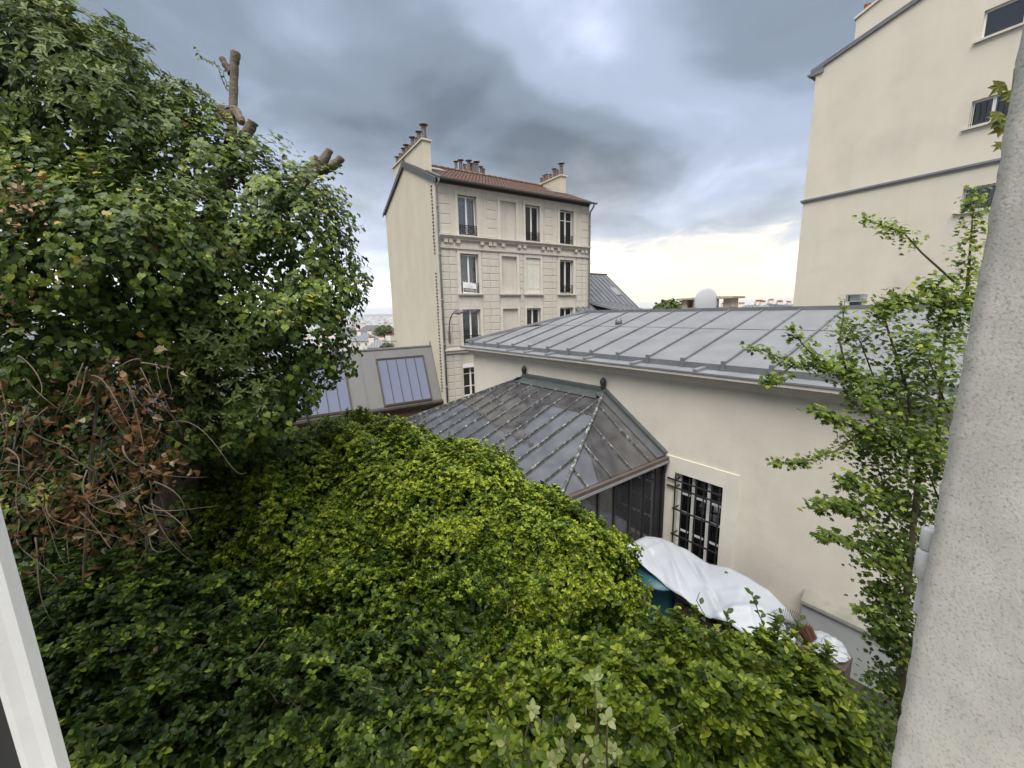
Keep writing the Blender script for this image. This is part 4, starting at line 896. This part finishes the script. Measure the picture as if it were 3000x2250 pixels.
# pale young shoots close under the window
p0 = at(1650, 2300, 1.5); pr = root_at('pale_shoot', (p0.x, p0.y, CZ - 6.3), 'pale new leaf shoots rising just below the window', 'plant')
cen, nor_, pth = [], [], []
for px, py in ((1740, 1990), (1760, 2060), (1680, 2130), (1780, 2110), (1640, 2190), (1740, 2180), (1800, 2200), (1480, 2180), (1560, 2080), (1620, 2230), (1700, 2230), (1760, 2230)):
    d = 1.45 + rng.uniform(-.1, .15); p = at(px, py, d); cen.append(p); nor_.append((rng.normal(0, .3), -.35, .85)); pth.append((wob(at(px + rng.uniform(-60, 40), 2420, d + .1), p, 4, .04), np.linspace(.006, .003, 5)))
pale_b = leaf_mat('pale leaf', [(0, (.13, .19, .05)), (.5, (.27, .32, .09)), (1, (.50, .50, .26))], .4, .3)
a_ = rosettes(np.array(cen, float), unit(np.array(nor_)), 7, .042, 1.1, .75); pale_s = leaf_mat('pale leaf single', [(0, (.2, .26, .08)), (1, (.48, .48, .24))], .4, .3, True)
plant(pr, OVAL, *a_, pale_b, pale_s, 60, 24); tubes('shoots', pth + [([(p0.x, p0.y, CZ - 6.3), tuple(at(1650, 2420, 1.55))], [.02, .01])], M['stem'], pr)

# ------------------------------------------------------------------ pruned tree smothered in ivy
p0 = at(520, 1500, 3.3); iv = root_at('ivy_tree', (p0.x, p0.y, CZ - 6.4), 'pruned tree smothered in dark ivy with sawn bare limbs on top', 'tree')
ib = [(130, 330, 3.0, 290, 300, .6), (380, 480, 3.2, 250, 210, .55), (610, 560, 3.4, 210, 180, .5), (760, 680, 3.5, 230, 190, .5), (895, 770, 3.6, 132, 190, .42), (250, 760, 2.6, 330, 240, .45), (560, 850, 3.2, 290, 230, .5), (850, 990, 3.4, 165, 140, .45), (690, 1180, 3.3, 185, 185, .42), (80, 1000, 2.4, 200, 140, .3), (500, 1330, 3.6, 260, 200, .4), (935, 900, 3.5, 92, 160, .35), (150, 1330, 3.5, 330, 260, .35), (120, 1650, 3.3, 260, 220, .35), (420, 1560, 3.6, 220, 180, .35)]
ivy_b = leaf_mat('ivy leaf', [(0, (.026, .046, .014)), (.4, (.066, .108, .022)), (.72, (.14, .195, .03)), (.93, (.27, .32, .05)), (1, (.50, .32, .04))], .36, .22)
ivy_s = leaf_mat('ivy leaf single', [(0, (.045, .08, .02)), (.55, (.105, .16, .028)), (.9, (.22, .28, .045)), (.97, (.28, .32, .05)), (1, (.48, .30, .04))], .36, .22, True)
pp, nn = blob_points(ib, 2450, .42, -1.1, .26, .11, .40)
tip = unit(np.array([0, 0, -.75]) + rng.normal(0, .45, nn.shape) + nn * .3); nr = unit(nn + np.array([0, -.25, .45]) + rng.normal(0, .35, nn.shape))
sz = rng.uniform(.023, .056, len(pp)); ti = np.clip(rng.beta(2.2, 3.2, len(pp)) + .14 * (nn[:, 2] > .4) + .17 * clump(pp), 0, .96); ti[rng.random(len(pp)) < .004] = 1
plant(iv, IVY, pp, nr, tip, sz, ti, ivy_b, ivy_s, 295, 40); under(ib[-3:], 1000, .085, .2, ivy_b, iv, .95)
# flowering ivy and a paler shrub growing through it: narrow leaves in tufts
pp, nn = blob_points([(440, 720, 2.85, 230, 220, .35), (560, 1000, 2.95, 190, 220, .3), (220, 300, 2.8, 230, 250, .4), (650, 1120, 3.0, 150, 160, .3), (110, 60, 3.0, 110, 60, .3), (330, 190, 3.1, 120, 60, .3), (520, 300, 3.3, 100, 60, .25)], 330, .3, -1.1, .25)
a_ = rosettes(pp, up_nor(nn, .3), 7, .06, 1.25, .55)
leaves('tufts', tmpl_oval(.17, .05, .16), *a_, leaf_mat('tuft leaf', [(0, (.05, .08, .024)), (.5, (.13, .17, .045)), (1, (.26, .30, .085))], .45, .25), iv)
limb = []
def seg(px0, py0, d0, px1, py1, d1, r0, r1, n=5, amp=.025): n *= 3; limb.append((arc(at(px0, py0, d0), at(px1, py1, d1), n, amp * 2), np.linspace(r0, r1, n + 1) * rng.uniform(.86, 1.14, n + 1)))
seg(520, 1500, 3.4, 600, 800, 3.5, .16, .11); seg(600, 800, 3.5, 680, 400, 3.5, .10, .055); seg(680, 420, 3.5, 686, 165, 3.5, .038, .030, 6, .005)
seg(600, 800, 3.5, 860, 560, 3.6, .09, .06); seg(850, 575, 3.6, 925, 490, 3.6, .058, .052, 3); seg(560, 1000, 3.4, 150, 400, 3.2, .09, .04); seg(640, 900, 3.5, 880, 1000, 3.5, .06, .03)
limb.append(([Vector((p0.x, p0.y, CZ - 6.6)), at(520, 1500, 3.4)], [.22, .16]))
tubes('trunk', limb, M['bark'], iv, 10)
def stub(name, pts, r_):
    pts = [pts[0].lerp(pts[1], t) for t in (0, .25, .5, .75)] + [pts[1].lerp(pts[2], t) for t in (0, .3, .6, .85, 1)]; r_ = [np.interp(k, (0, 4, 8), r_) * rng.uniform(.86, 1.16) for k in range(9)]
    o = tubes(name, [(pts, r_)], M['bark'], iv, 9)
    e, d_ = pts[-1], (pts[-1] - pts[-2]).normalized(); q = MB().tube([e - d_ * .004, e + d_ * .006], [r_[-1] * .96, r_[-1] * .9], 9).build('cut_face', M['cut'], None); q.parent = o; q.matrix_parent_inverse = o.matrix_world.inverted()
stub('stub', [at(682, 200, 3.5), at(688, 180, 3.5), at(690, 155, 3.5)], [.03, .036, .037])
stub('stub', [at(678, 215, 3.5), at(660, 190, 3.48), at(650, 170, 3.47)], [.03, .028, .024])
stub('stub', [at(682, 370, 3.5), at(655, 335, 3.46), at(647, 312, 3.45)], [.035, .042, .026])
stub('stub', [at(685, 320, 3.5), at(702, 345, 3.46), at(708, 358, 3.45)], [.04, .035, .03])
stub('stub', [at(700, 430, 3.5), at(722, 395, 3.48), at(742, 358, 3.47)], [.05, .04, .042])
stub('stub', [at(905, 515, 3.6), at(945, 475, 3.6), at(966, 440, 3.6)], [.05, .04, .03])
stub('stub', [at(920, 505, 3.6), at(970, 490, 3.58), at(1002, 462, 3.58)], [.045, .036, .032])
stub('stub', [at(900, 515, 3.6), at(925, 470, 3.62), at(930, 462, 3.62)], [.04, .035, .033])
# a young leafy twig on the sawn limb, and loose twigs at the rim of the crown
tw, q = [], [[], [], [], [], []]
def twig(px0, py0, px1, py1, d, n, s0, r0=.005, tint=(.2, .6)):
    a0, a1 = at(px0, py0, d), at(px1, py1, d + rng.uniform(-.05, .05)); pth = wob(a0, a1, 5, .045); tw.append((pth, np.linspace(r0, .0015, 6)))
    for k in range(n):
        t = .25 + .75 * k / n; j = min(4, int(t * 5)); p = pth[j].lerp(pth[j + 1], t * 5 - j); sd = rng.normal(size=3)
        q[0].append(p); q[1].append(np.array([0, -.5, .4]) + rng.normal(0, .5, 3)); q[2].append(sd + np.array([0, 0, -.5])); q[3].append(s0 * rng.uniform(.7, 1.2)); q[4].append(rng.uniform(*tint))
twig(668, 265, 572, 135, 3.5, 30, .032, .005, (.3, .75)); twig(668, 265, 650, 205, 3.5, 7, .04, .004, (.3, .6))
for _ in range(150):
    i = rng.integers(0, len(ib)); b = ib[i]; t = rng.uniform(-.9, .9) * math.pi; ex, ey_ = b[0] + b[3] * math.sin(t), b[1] - b[4] * math.cos(t)
    if ex < 20 or ey_ > 1150: continue
    twig(ex - 40 * math.sin(t), ey_ + 40 * math.cos(t), ex + rng.uniform(15, 60) * math.sin(t) + rng.normal(0, 25), ey_ - rng.uniform(10, 55) * math.cos(t) + rng.normal(0, 20), b[2], 9, .045, .004, (.15, .6))
tubes('twigs', tw, M['bark'], iv, 4, True); leaves('twig_leaves', OVAL, *[np.array(x_, float) for x_ in q], ivy_b, iv)

# ------------------------------------------------------------------ dead ivy hanging below it
p0 = at(300, 1350, 2.3); dv = root_at('dead_ivy', (p0.x, p0.y, CZ - 6.3), 'tangle of dead brown leaves and bare stems under the ivy', 'vine')
ps, q = [], [[], [], [], [], []]
for k in range(125):
    x0, y0 = rng.uniform(-20, 500), rng.uniform(1040, 1600); d = rng.uniform(1.9, 2.7)
    if x0 > 480 and y0 > 1450: continue
    L_ = rng.uniform(90, 330); an2 = rng.normal(1.45, .65); x1, y1 = x0 + L_ * math.cos(an2), y0 + L_ * math.sin(an2) * rng.uniform(.5, 1)
    pth = arc(at(x0, y0, d), at(x1, min(y1, 1850), d + rng.uniform(-.15, .15)), 12, .15); ps.append((pth, np.linspace(rng.uniform(.002, .005), .0008, 13))); pth = pth[::2]
    if rng.random() < .38:
        for _ in range(rng.integers(2, 9)):
            j = rng.integers(1, 7); q[0].append(pth[j] + Vector(rng.normal(0, .03, 3))); q[1].append(rng.normal(size=3) + np.array([0, -.6, 0])); q[2].append(rng.normal(size=3) + np.array([0, 0, -.8])); q[3].append(rng.uniform(.022, .058)); q[4].append(.78 * rng.random())
for cx, cy, n, sx_, sy_ in ((230, 1500, 210, 110, 60), (410, 1290, 120, 50, 55), (150, 1290, 60, 80, 90), (470, 1390, 60, 60, 25), (330, 1130, 60, 90, 50)):
    for _ in range(n):
        q[0].append(at(cx + rng.normal(0, sx_), cy + rng.normal(0, sy_), rng.uniform(2.0, 2.7))); q[1].append(rng.normal(size=3) + np.array([0, -.8, .2])); q[2].append(rng.normal(size=3) + np.array([0, 0, -.7])); q[3].append(rng.uniform(.02, .055)); q[4].append(.75 * rng.random() ** 1.3)
for px, py in ((-20, 530), (30, 560), (70, 610), (10, 640), (0, 880)):
    for _ in range(16):
        q[0].append(at(px + rng.normal(0, 38), py + rng.normal(0, 26), rng.uniform(1.9, 2.2))); q[1].append(rng.normal(size=3) + np.array([0, -.8, .2])); q[2].append(rng.normal(size=3) + np.array([.8, 0, -.3])); q[3].append(rng.uniform(.018, .042)); q[4].append(.85 + .15 * rng.random())
tubes('stems', ps, M['twig'], dv, 5, True)
DB = [(0, (.06, .034, .018)), (.45, (.18, .095, .040)), (.74, (.33, .17, .065)), (1, (.52, .43, .29))]
plant(dv, CURL, *[np.array(x_, float) for x_ in q], leaf_mat('dead leaf', DB, .7, .2), leaf_mat('dead leaf single', DB, .7, .2, True), 200, 36, 'dead_leaves')
tubes('main_stem', [([Vector((p0.x, p0.y, CZ - 6.4)), at(200, 2500, 2.9), at(230, 2000, 2.9), at(260, 1450, 2.6), at(300, 1000, 2.5)], [.03, .02, .014, .010, .008])], M['twig'], dv, 6)

# ------------------------------------------------------------------ slender lobed-leaf shrub in front of the annex
p0 = at(2640, 2050, 2.7); hw = root_at('maple_shrub', (p0.x, p0.y, CZ - 6.3), 'slender loose shrub with small lobed leaves before the annex wall', 'shrub')
hw_b = leaf_mat('maple leaf', [(0, (.045, .075, .018)), (.4, (.12, .18, .03)), (.75, (.23, .30, .045)), (1, (.40, .44, .065))], .5, .32)
hw_s = leaf_mat('maple leaf single', [(0, (.07, .12, .022)), (.6, (.155, .22, .034)), (1, (.34, .38, .055))], .5, .32, True)
br, q = [], [[], [], [], [], []]
def spray(pts, d, n, sp, s0=.05, r0=.008, start=.0, bright=.45):
    P_ = [at(x, y, d + dz_) for x, y, dz_ in [(*p, 0) if len(p) == 2 else p for p in pts]]
    br.append((P_, np.linspace(r0, .002, len(P_)))); m_ = len(P_) - 1
    n = int(n * 1.75); s0 *= .86
    for k in range(n):
        t = start + (1 - start) * rng.random(); j = min(m_ - 1, int(t * m_)); p = P_[j].lerp(P_[j + 1], t * m_ - j)
        c_ = np.array(p) + rng.normal(0, sp * (1 - .55 * t), 3) * np.array([1, 1, .7])
        q[0].append(c_); q[1].append(np.array([0, -.35, .8]) + rng.normal(0, .4, 3)); q[2].append(rng.normal(0, .8, 3) + np.array([-.5, -.3, -.35])); q[3].append(s0 * rng.uniform(.6, 1.2)); q[4].append(np.clip(rng.normal(bright, .2), 0, 1))
D = 2.7
spray([(2800, 830), (2700, 740), (2650, 685), (2600, 665), (2525, 638)], D, 150, .055, .036, .008, .35, .62)
spray([(2830, 900), (2840, 760), (2855, 560)], D, 330, .07, .042, .012, 0, .6); spray([(2800, 960), (2760, 880), (2720, 820)], D, 200, .075)
spray([(2700, 1160), (2560, 1120), (2440, 1085), (2330, 1065), (2190, 1010)], D, 260, .05, .038, .009, .2); spray([(2440, 1085), (2380, 1040), (2310, 960)], D, 90, .05); spray([(2480, 1090), (2460, 1000), (2470, 930), (2475, 880)], D, 45, .03, .034); spray([(2330, 1065), (2270, 1110), (2240, 1120)], D, 60, .035)
spray([(2640, 1360), (2560, 1230), (2500, 1120), (2480, 1050)], D, 300, .09); spray([(2600, 1300), (2480, 1240), (2380, 1195)], D, 160, .05); spray([(2560, 1240), (2450, 1320), (2350, 1355), (2265, 1355)], D, 190, .04, .036)
spray([(2690, 1400), (2660, 1150), (2590, 930), (2600, 880)], D, 420, .10, .042, .014); spray([(2740, 1400), (2760, 1100), (2770, 950), (2790, 850)], D, 480, .11, .042, .014); spray([(2620, 900), (2640, 870), (2690, 880)], D, 90, .06)
spray([(2620, 1500), (2520, 1420), (2470, 1400)], D, 120, .07); spray([(2640, 1650), (2500, 1480), (2380, 1475)], D, 180, .06); spray([(2640, 1700), (2480, 1580), (2400, 1570)], D, 120, .05)
for x, y, n, s_ in ((2640, 1180, 380, .15), (2700, 1330, 500, .17), (2660, 1500, 520, .16), (2640, 1650, 520, .15), (2630, 1780, 420, .12), (2640, 1900, 420, .11), (2650, 2050, 420, .14), (2520, 1000, 160, .10), (2720, 1050, 380, .13), (2560, 1340, 260, .10), (2560, 2120, 300, .12)):
    spray([(x + 60, y + 160), (x, y), (x - 50, y - 60)], D + rng.uniform(-.1, .25), n, s_, .043, .006, 0, .36)
spray([(2620, 1850), (2560, 1800), (2520, 1780)], D, 70, .05)
br.append(([Vector((p0.x, p0.y, CZ - 6.4)), at(2640, 2250, 2.75), at(2650, 1800, 2.75), at(2690, 1400, 2.72)], [.035, .025, .02, .015]))
tubes('trunk', br, M['stem'], hw, 6)
plant(hw, LOBED, *[np.array(x_, float) for x_ in q], hw_b, hw_s, 290, 30)
# vine leaves at the window reveal
vq = [[], [], [], [], []]; p0 = at(2935, 420, 1.1)
for px, py in ((2925, 262), (2945, 285), (2950, 310), (2920, 370), (2935, 395), (2915, 350), (2925, 440)):
    vq[0].append(at(px + 18, py - 22, 1.05)); vq[1].append(np.array([-.2, -.8, .5]) + rng.normal(0, .25, 3)); vq[2].append(np.array([-.5, 0, -.7]) + rng.normal(0, .3, 3)); vq[3].append(rng.uniform(.035, .05)); vq[4].append(rng.uniform(.75, 1))
vn = root_at('vine_sprig', at(2980, 520, 1.06), 'yellow green vine leaves hanging beside the roughcast reveal', 'vine')
plant(vn, LOBED, *[np.array(x_, float) for x_ in vq], hw_b, leaf_mat('vine leaf single', [(0, (.14, .17, .03)), (1, (.26, .25, .04))], .5, .3, True), 6, 10, 'foliage'); tubes('stem', [([at(2985, 520, 1.06), at(2960, 330, 1.06), at(2975, 200, 1.06)], .003)], M['stem'], vn, 5)

# ------------------------------------------------------------------ trees far down the hill
def far_tree(px, py, d, r_, label, n=1500):
    c = at(px, py, d); rt_ = root_at('distant_tree', (c.x, c.y, c.z - r_ * 2.4), label, 'tree')
    tubes('trunk', [([Vector((c.x, c.y, c.z - r_ * 2.4)), Vector((c.x, c.y, c.z))], [r_ * .09, r_ * .05])], M['bark'], rt_, 6)
    u = unit(rng.normal(size=(n, 3))) * (rng.random((n, 1)) ** .4); lump = 1 + .18 * np.sin(u[:, :1] * 8) * np.sin(u[:, 2:] * 7)
    p = np.array(c) + u * lump * np.array([r_ * 1.25, r_, r_ * .8]); leaves('crown', OVAL, p, unit(u + np.array([0, 0, .4]) + rng.normal(0, .4, u.shape)), rng.normal(size=(n, 3)), np.full(n, r_ * .24) * rng.uniform(.6, 1.3, n), np.clip(rng.normal(.5, .25, n), 0, 1), M['fartree'], rt_)
far_tree(1965, 912, 70, 2.6, 'round dull green treetop showing over the zinc ridge'); far_tree(1124, 970, 200, 3.6, 'small round tree between far rooftops below the gable'); far_tree(1134, 1016, 100, 1.4, 'dark little tree beside the cream zinc house', 900)

RKZ = .18
# ================================================================== under the annex wall
tp = thing('tarpaulin', A, -5.9, 'creased white tarpaulin draped over garden things by the barred window', 'tarpaulin'); tp['_bz'] = 0.0
upper = [(8.99, -1.45, -5.12), (9.12, -.95, -5.04), (9.35, -.70, -5.06), (9.75, -.62, -5.10), (10.10, -.60, -5.16), (10.38, -.60, -5.20), (10.75, -.58, -5.10), (11.10, -.58, -5.09), (11.5, -.60, -5.16), (11.85, -.64, -5.36), (12.06, -.75, -5.50)]
lower = [(8.995, -1.60, -5.12), (9.35, -1.60, -5.22), (9.65, -1.60, -5.33), (9.95, -1.60, -5.40), (10.25, -1.60, -5.46), (10.55, -1.60, -5.51), (10.95, -1.60, -5.57), (11.2, -1.55, -5.50), (11.5, -1.50, -5.55), (11.85, -1.40, -5.58), (12.1, -1.20, -5.62)]
tm_ = MB(); nu, nv = 80, 22
def lerp_l(Ls, t):
    k = min(len(Ls) - 2, int(t * (len(Ls) - 1))); f_ = t * (len(Ls) - 1) - k; return Vector(Ls[k]).lerp(Vector(Ls[k + 1]), f_)
for i in range(nu + 1):
    u_ = i / nu; a0, a1 = lerp_l(upper, u_), lerp_l(lower, u_)
    for j in range(nv + 1):
        v_ = j / nv; p = a0.lerp(a1, v_); p.z += .07 * math.sin(math.pi * v_) + .016 * math.sin(u_ * 13 + v_ * 4) * math.sin(math.pi * v_) + .010 * math.sin(u_ * 24 - v_ * 9)
        for cu, cvv, sl, am, wd_ in ((.30, .5, .30, .06, .02), (.38, .6, .5, -.04, .018), (.47, .4, .45, -.10, .03), (.55, .6, .25, .06, .018), (.70, .75, -.35, .07, .02), (.63, .5, -.5, .03, .012), (.80, .6, .2, -.05, .018), (.16, .5, -.2, .04, .022), (.22, .7, .4, -.03, .014)):
            t_ = (u_ - cu - sl * (v_ - cvv)) / wd_; p.z += am * max(0, 1 - abs(t_) * .62) * max(0, 1 - abs(v_ - cvv) / .6)
        p.y += .012 * math.sin(u_ * 30) * v_
        tm_.v.append(tuple(p - Vector((0, 0, -5.9))))
for i in range(nu):
    for j in range(nv): k = i * (nv + 1) + j; tm_.f.append((k, k + nv + 1, k + nv + 2, k + 1))
to_ = tm_.build('sheet', M['tarp'], tp, smooth=True); sm_ = to_.modifiers.new('thick', 'SOLIDIFY'); sm_.thickness = .006
for u_, v_ in ((.13, .82), (.60, .18)):
    p = Vector(tm_.v[int(u_ * nu) * (nv + 1) + int(v_ * nv)]); MB().lathe([(.035, 0), (.03, .008), (.014, .008)], (p.x, p.y, p.z + .004), 12).build('eyelet', M['steel'], tp)
rm_ = MB()
for i in range(28, 32):
    k = i * (nv + 1) + 9 - (i - 28); rm_.quad(*[tuple(Vector(tm_.v[c_]) + Vector((0, 0, .006))) for c_ in (k, k + nv + 1, k + nv + 2, k + 1)])
rm_.build('rust_mark', M['rust'], tp)
bn = thing('garden_bin', A, -6.9, 'teal plastic tub standing beneath the white tarpaulin', 'tub', x=9.75, y=-1.42); bn['_bz'] = 0.0
tb_ = MB().lathe([(.27, 0), (.33, .75), (.36, 1.36), (.39, 1.37), (.39, 1.40), (.34, 1.40), (.30, .8), (.25, .04)], seg=24).build('tub_body', M['teal'], bn, smooth=True)
MB().lathe([(.41, 1.40), (.41, 1.43), (.1, 1.47)], seg=24).build('lid', M['teal'], bn, smooth=True)
lg_ = thing('log_pile_cover', A, -6.9, 'shade-darkened firewood heap under the middle of the tarpaulin', 'firewood', x=10.8, y=-1.05); lg_['_bz'] = 0.0
for k in range(14):
    r_ = .085 + .02 * rng.random(); x, z = -.55 + .19 * (k % 7), .12 + .18 * (k // 7) + .75
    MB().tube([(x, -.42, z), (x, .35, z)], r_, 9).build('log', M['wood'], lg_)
MB().box(-.7, .75, -.38, .35, 0, .78).build('crate', M['brown'], lg_)
MB().box(-.75, 1.0, -.3, .4, 1.14, 1.20).build('top_board', M['brown'], lg_)
rk = thing('leaf_rake', A, -6.9, 'fan shaped steel leaf rake propped upright beside the tarpaulin', 'rake', x=11.93, y=-1.0); rk['_bz'] = 0.0
rk.rotation_euler = (R(4), R(0), R(-28)); rk.location.z += RKZ
MB().tube([(0, 0, 0), (0, 0, 1.42)], .014, 8).build('handle', M['brown'], rk)
tn = MB()
for k in range(19):
    a2 = R(-52 + 104 * k / 18); tn.tube([(0, 0, 1.40), (.16 * math.sin(a2), 0, 1.40 + .17 * math.cos(a2)), (.33 * math.sin(a2), 0, 1.40 + .36 * math.cos(a2)), (.335 * math.sin(a2), -.05, 1.40 + .38 * math.cos(a2))], .0045, 4)
tn.build('tines', M['steel'], rk); MB().tube([(.15 * math.sin(R(-55 + 11 * k)), 0, 1.40 + .15 * math.cos(R(-55 + 11 * k))) for k in range(11)], .008, 6).build('brace', M['steel'], rk); MB().lathe([(.02, 1.34), (.03, 1.38), (.035, 1.44), (.02, 1.47)], seg=10).build('socket', M['steel'], rk)
bmo = thing('besom_broom', A, -5.56, 'brown bristle broom head propped beside the rake', 'broom', x=12.44, y=-1.0); bmo['_bz'] = 0.0; bmo.rotation_euler = (R(-10), R(-50), A.ang)
MB().tube([(0, 0, -1.25), (0, 0, .02)], .014, 8).build('handle', M['brown'], bmo)
bs = MB()
for k in range(170):
    a2, r_ = rng.uniform(0, 6.28), rng.random() ** .5; x, y = r_ * math.cos(a2), r_ * math.sin(a2); bs.tube([(x * .05, y * .05, -.02), (x * .10, y * .07, .22), (x * .15, y * .08, .40 + rng.uniform(-.04, .05))], .006, 3)
bs.build('bristles', M['broom'], bmo); MB().tube([(0, 0, 0), (0, 0, .07)], .058, 10).build('binding', M['steel'], bmo)
pb = thing('plastic_bundle', A, -6.9, 'crumpled white plastic sheet bundled below the grey plinth', 'plastic sheet', x=12.45, y=-.85); pb['_bz'] = 0.0
pm = MB(); seg_ = 18
for k in range(12):
    for q_ in range(seg_):
        t, f_ = 2 * math.pi * q_ / seg_, math.pi * k / 11; r_ = 1 + .22 * math.sin(t * 5 + k * 1.7) * math.sin(f_) + .1 * math.sin(t * 9 - k); pm.v.append((.25 * r_ * math.sin(f_) * math.cos(t), .22 * r_ * math.sin(f_) * math.sin(t), 1.42 + .19 * math.cos(f_) * (1 + .1 * math.sin(t * 3))))
for k in range(11):
    for q_ in range(seg_): pm.f.append((k * seg_ + q_, (k + 1) * seg_ + q_, (k + 1) * seg_ + (q_ + 1) % seg_, k * seg_ + (q_ + 1) % seg_))
pm.build('sheet', M['tarp'], pb); MB().box(-.3, .3, -.2, .2, 0, 1.32).build('crate', M['brown'], pb)
pl = thing('plinth', A, -7, 'grey painted plinth with mossy sloping ledge along the annex foot', 'plinth')
MB().box(11.88, 15.5, -.11, -.002, -7, -5.36).build('body', M['plinth'], pl); MB().slab([(11.86, -.15, -5.34), (15.5, -.15, -5.34), (15.5, -.004, -5.17), (11.86, -.004, -5.17)], .03).box(11.86, 15.5, -.155, -.11, -5.40, -5.35).build('ledge', M['moss'], pl)

# ================================================================== the window we look out of
oh = MB()
YF = .36; XJ = 1.1335 * YF
oh.box(-5, -.75, .06, YF, -6.4, 2.9).box(-.75, XJ, .06, YF, 1.6, 1.9).box(-.75, XJ, .06, YF, -6.4, -.62)  # unseen wall, its left height chosen to shade the near foliage
tag(oh.build('house_wall', M['rough'], None, off=None), kind='structure').location = (0, 0, CZ)
# right reveal: roughcast block with an uneven arris
jb = MB(); nz_, nh = 420, 40
for i in range(nz_ + 1):
    zz = -3.0 + 4.9 * i / nz_
    for j in range(nh + 1):
        t = j / nh; x = XJ + (.62 - XJ) * t ** 1.4; y = YF - .42 * t
        b_ = .0004 * rng.normal()
        if j == 0: x += .0004 * rng.normal() + .0003 * math.sin(zz * 23)
        jb.v.append((x + b_ * .8, y - b_ * .6, zz))
for i in range(nz_):
    for j in range(nh): k = i * (nh + 1) + j; jb.f.append((k, k + 1, k + nh + 2, k + nh + 1))
i0 = len(jb.v)
for i in range(nz_ + 1): zz = -3.0 + 4.9 * i / nz_; jb.v.append((XJ + .03, YF + .018, zz)); jb.v.append((4.5, YF + .02, zz))
for i in range(nz_):
    jb.f.append((i0 + 2 * i, i * (nh + 1), (i + 1) * (nh + 1), i0 + 2 * i + 2)); jb.f.append((i0 + 2 * i + 1, i0 + 2 * i, i0 + 2 * i + 2, i0 + 2 * i + 3))
jo = jb.build('window_reveal', M['rough'], None, smooth=True); jo.location = (0, 0, CZ); tag(jo, kind='structure')
hg = at(2712, 1625, 0.425); hi = thing_at('shutter_hinge', hg, 0, 'white painted shutter hinge on the edge of the roughcast reveal', 'hinge')
for z0, z1, r_ in ((.006, .030, .0064), (-.026, .0055, .0074)): MB().lathe([(r_ * .7, z0), (r_, z0 + .002), (r_, z1 - .002), (r_ * .7, z1)], (0, 0, 0), 14).build('barrel', M['pvc'], hi, smooth=True)
MB().box(0.001, .03, -.003, .004, -.07, .028).build('leaf_plate', M['pvc'], hi)
wf = thing_at('window_frame', (-.45, .32, CZ - 1.4), 0, 'white window frame post with black gasket beside the ivy', 'window frame')
pr_ = [(.013, 0), (.0105, -.0075), (.006, -.0085), (.0035, -.0065), (-.001, -.0075), (-.009, -.0125), (-.0155, -.0128), (-.03, .01), (-.02, .012)]
MB().prism(pr_, 2, 0, 2.6).build('post', M['pvc'], wf, smooth=False); MB().box(-.06, -.0160, -.0125, -.004, 0, 2.6).build('gasket', M['rubber'], wf)
MB().box(-.3, -.0602, -.03, -.002, 0, 2.6).build('outer_frame', M['pvc'], wf)

# ================================================================== the evening air over the plain
hzm = bpy.data.materials.new('air'); hzm.use_nodes = True; t = hzm.node_tree; t.nodes.clear()
o_ = t.nodes.new('ShaderNodeOutputMaterial'); pv = t.nodes.new('ShaderNodeVolumePrincipled'); pv.inputs['Color'].default_value = (.86, .9, .95, 1); pv.inputs['Density'].default_value = 1.3e-4; t.links.new(pv.outputs[0], o_.inputs['Volume'])
ho = MB().box(-17000, 17000, -17000, 17000, CZ - 92, CZ + 160).build('haze', hzm); tag(ho, 'thin pale evening haze over the far city', 'haze', kind='stuff')
for o in list(bpy.data.objects):
    if '_bz' in o: del o['_bz']
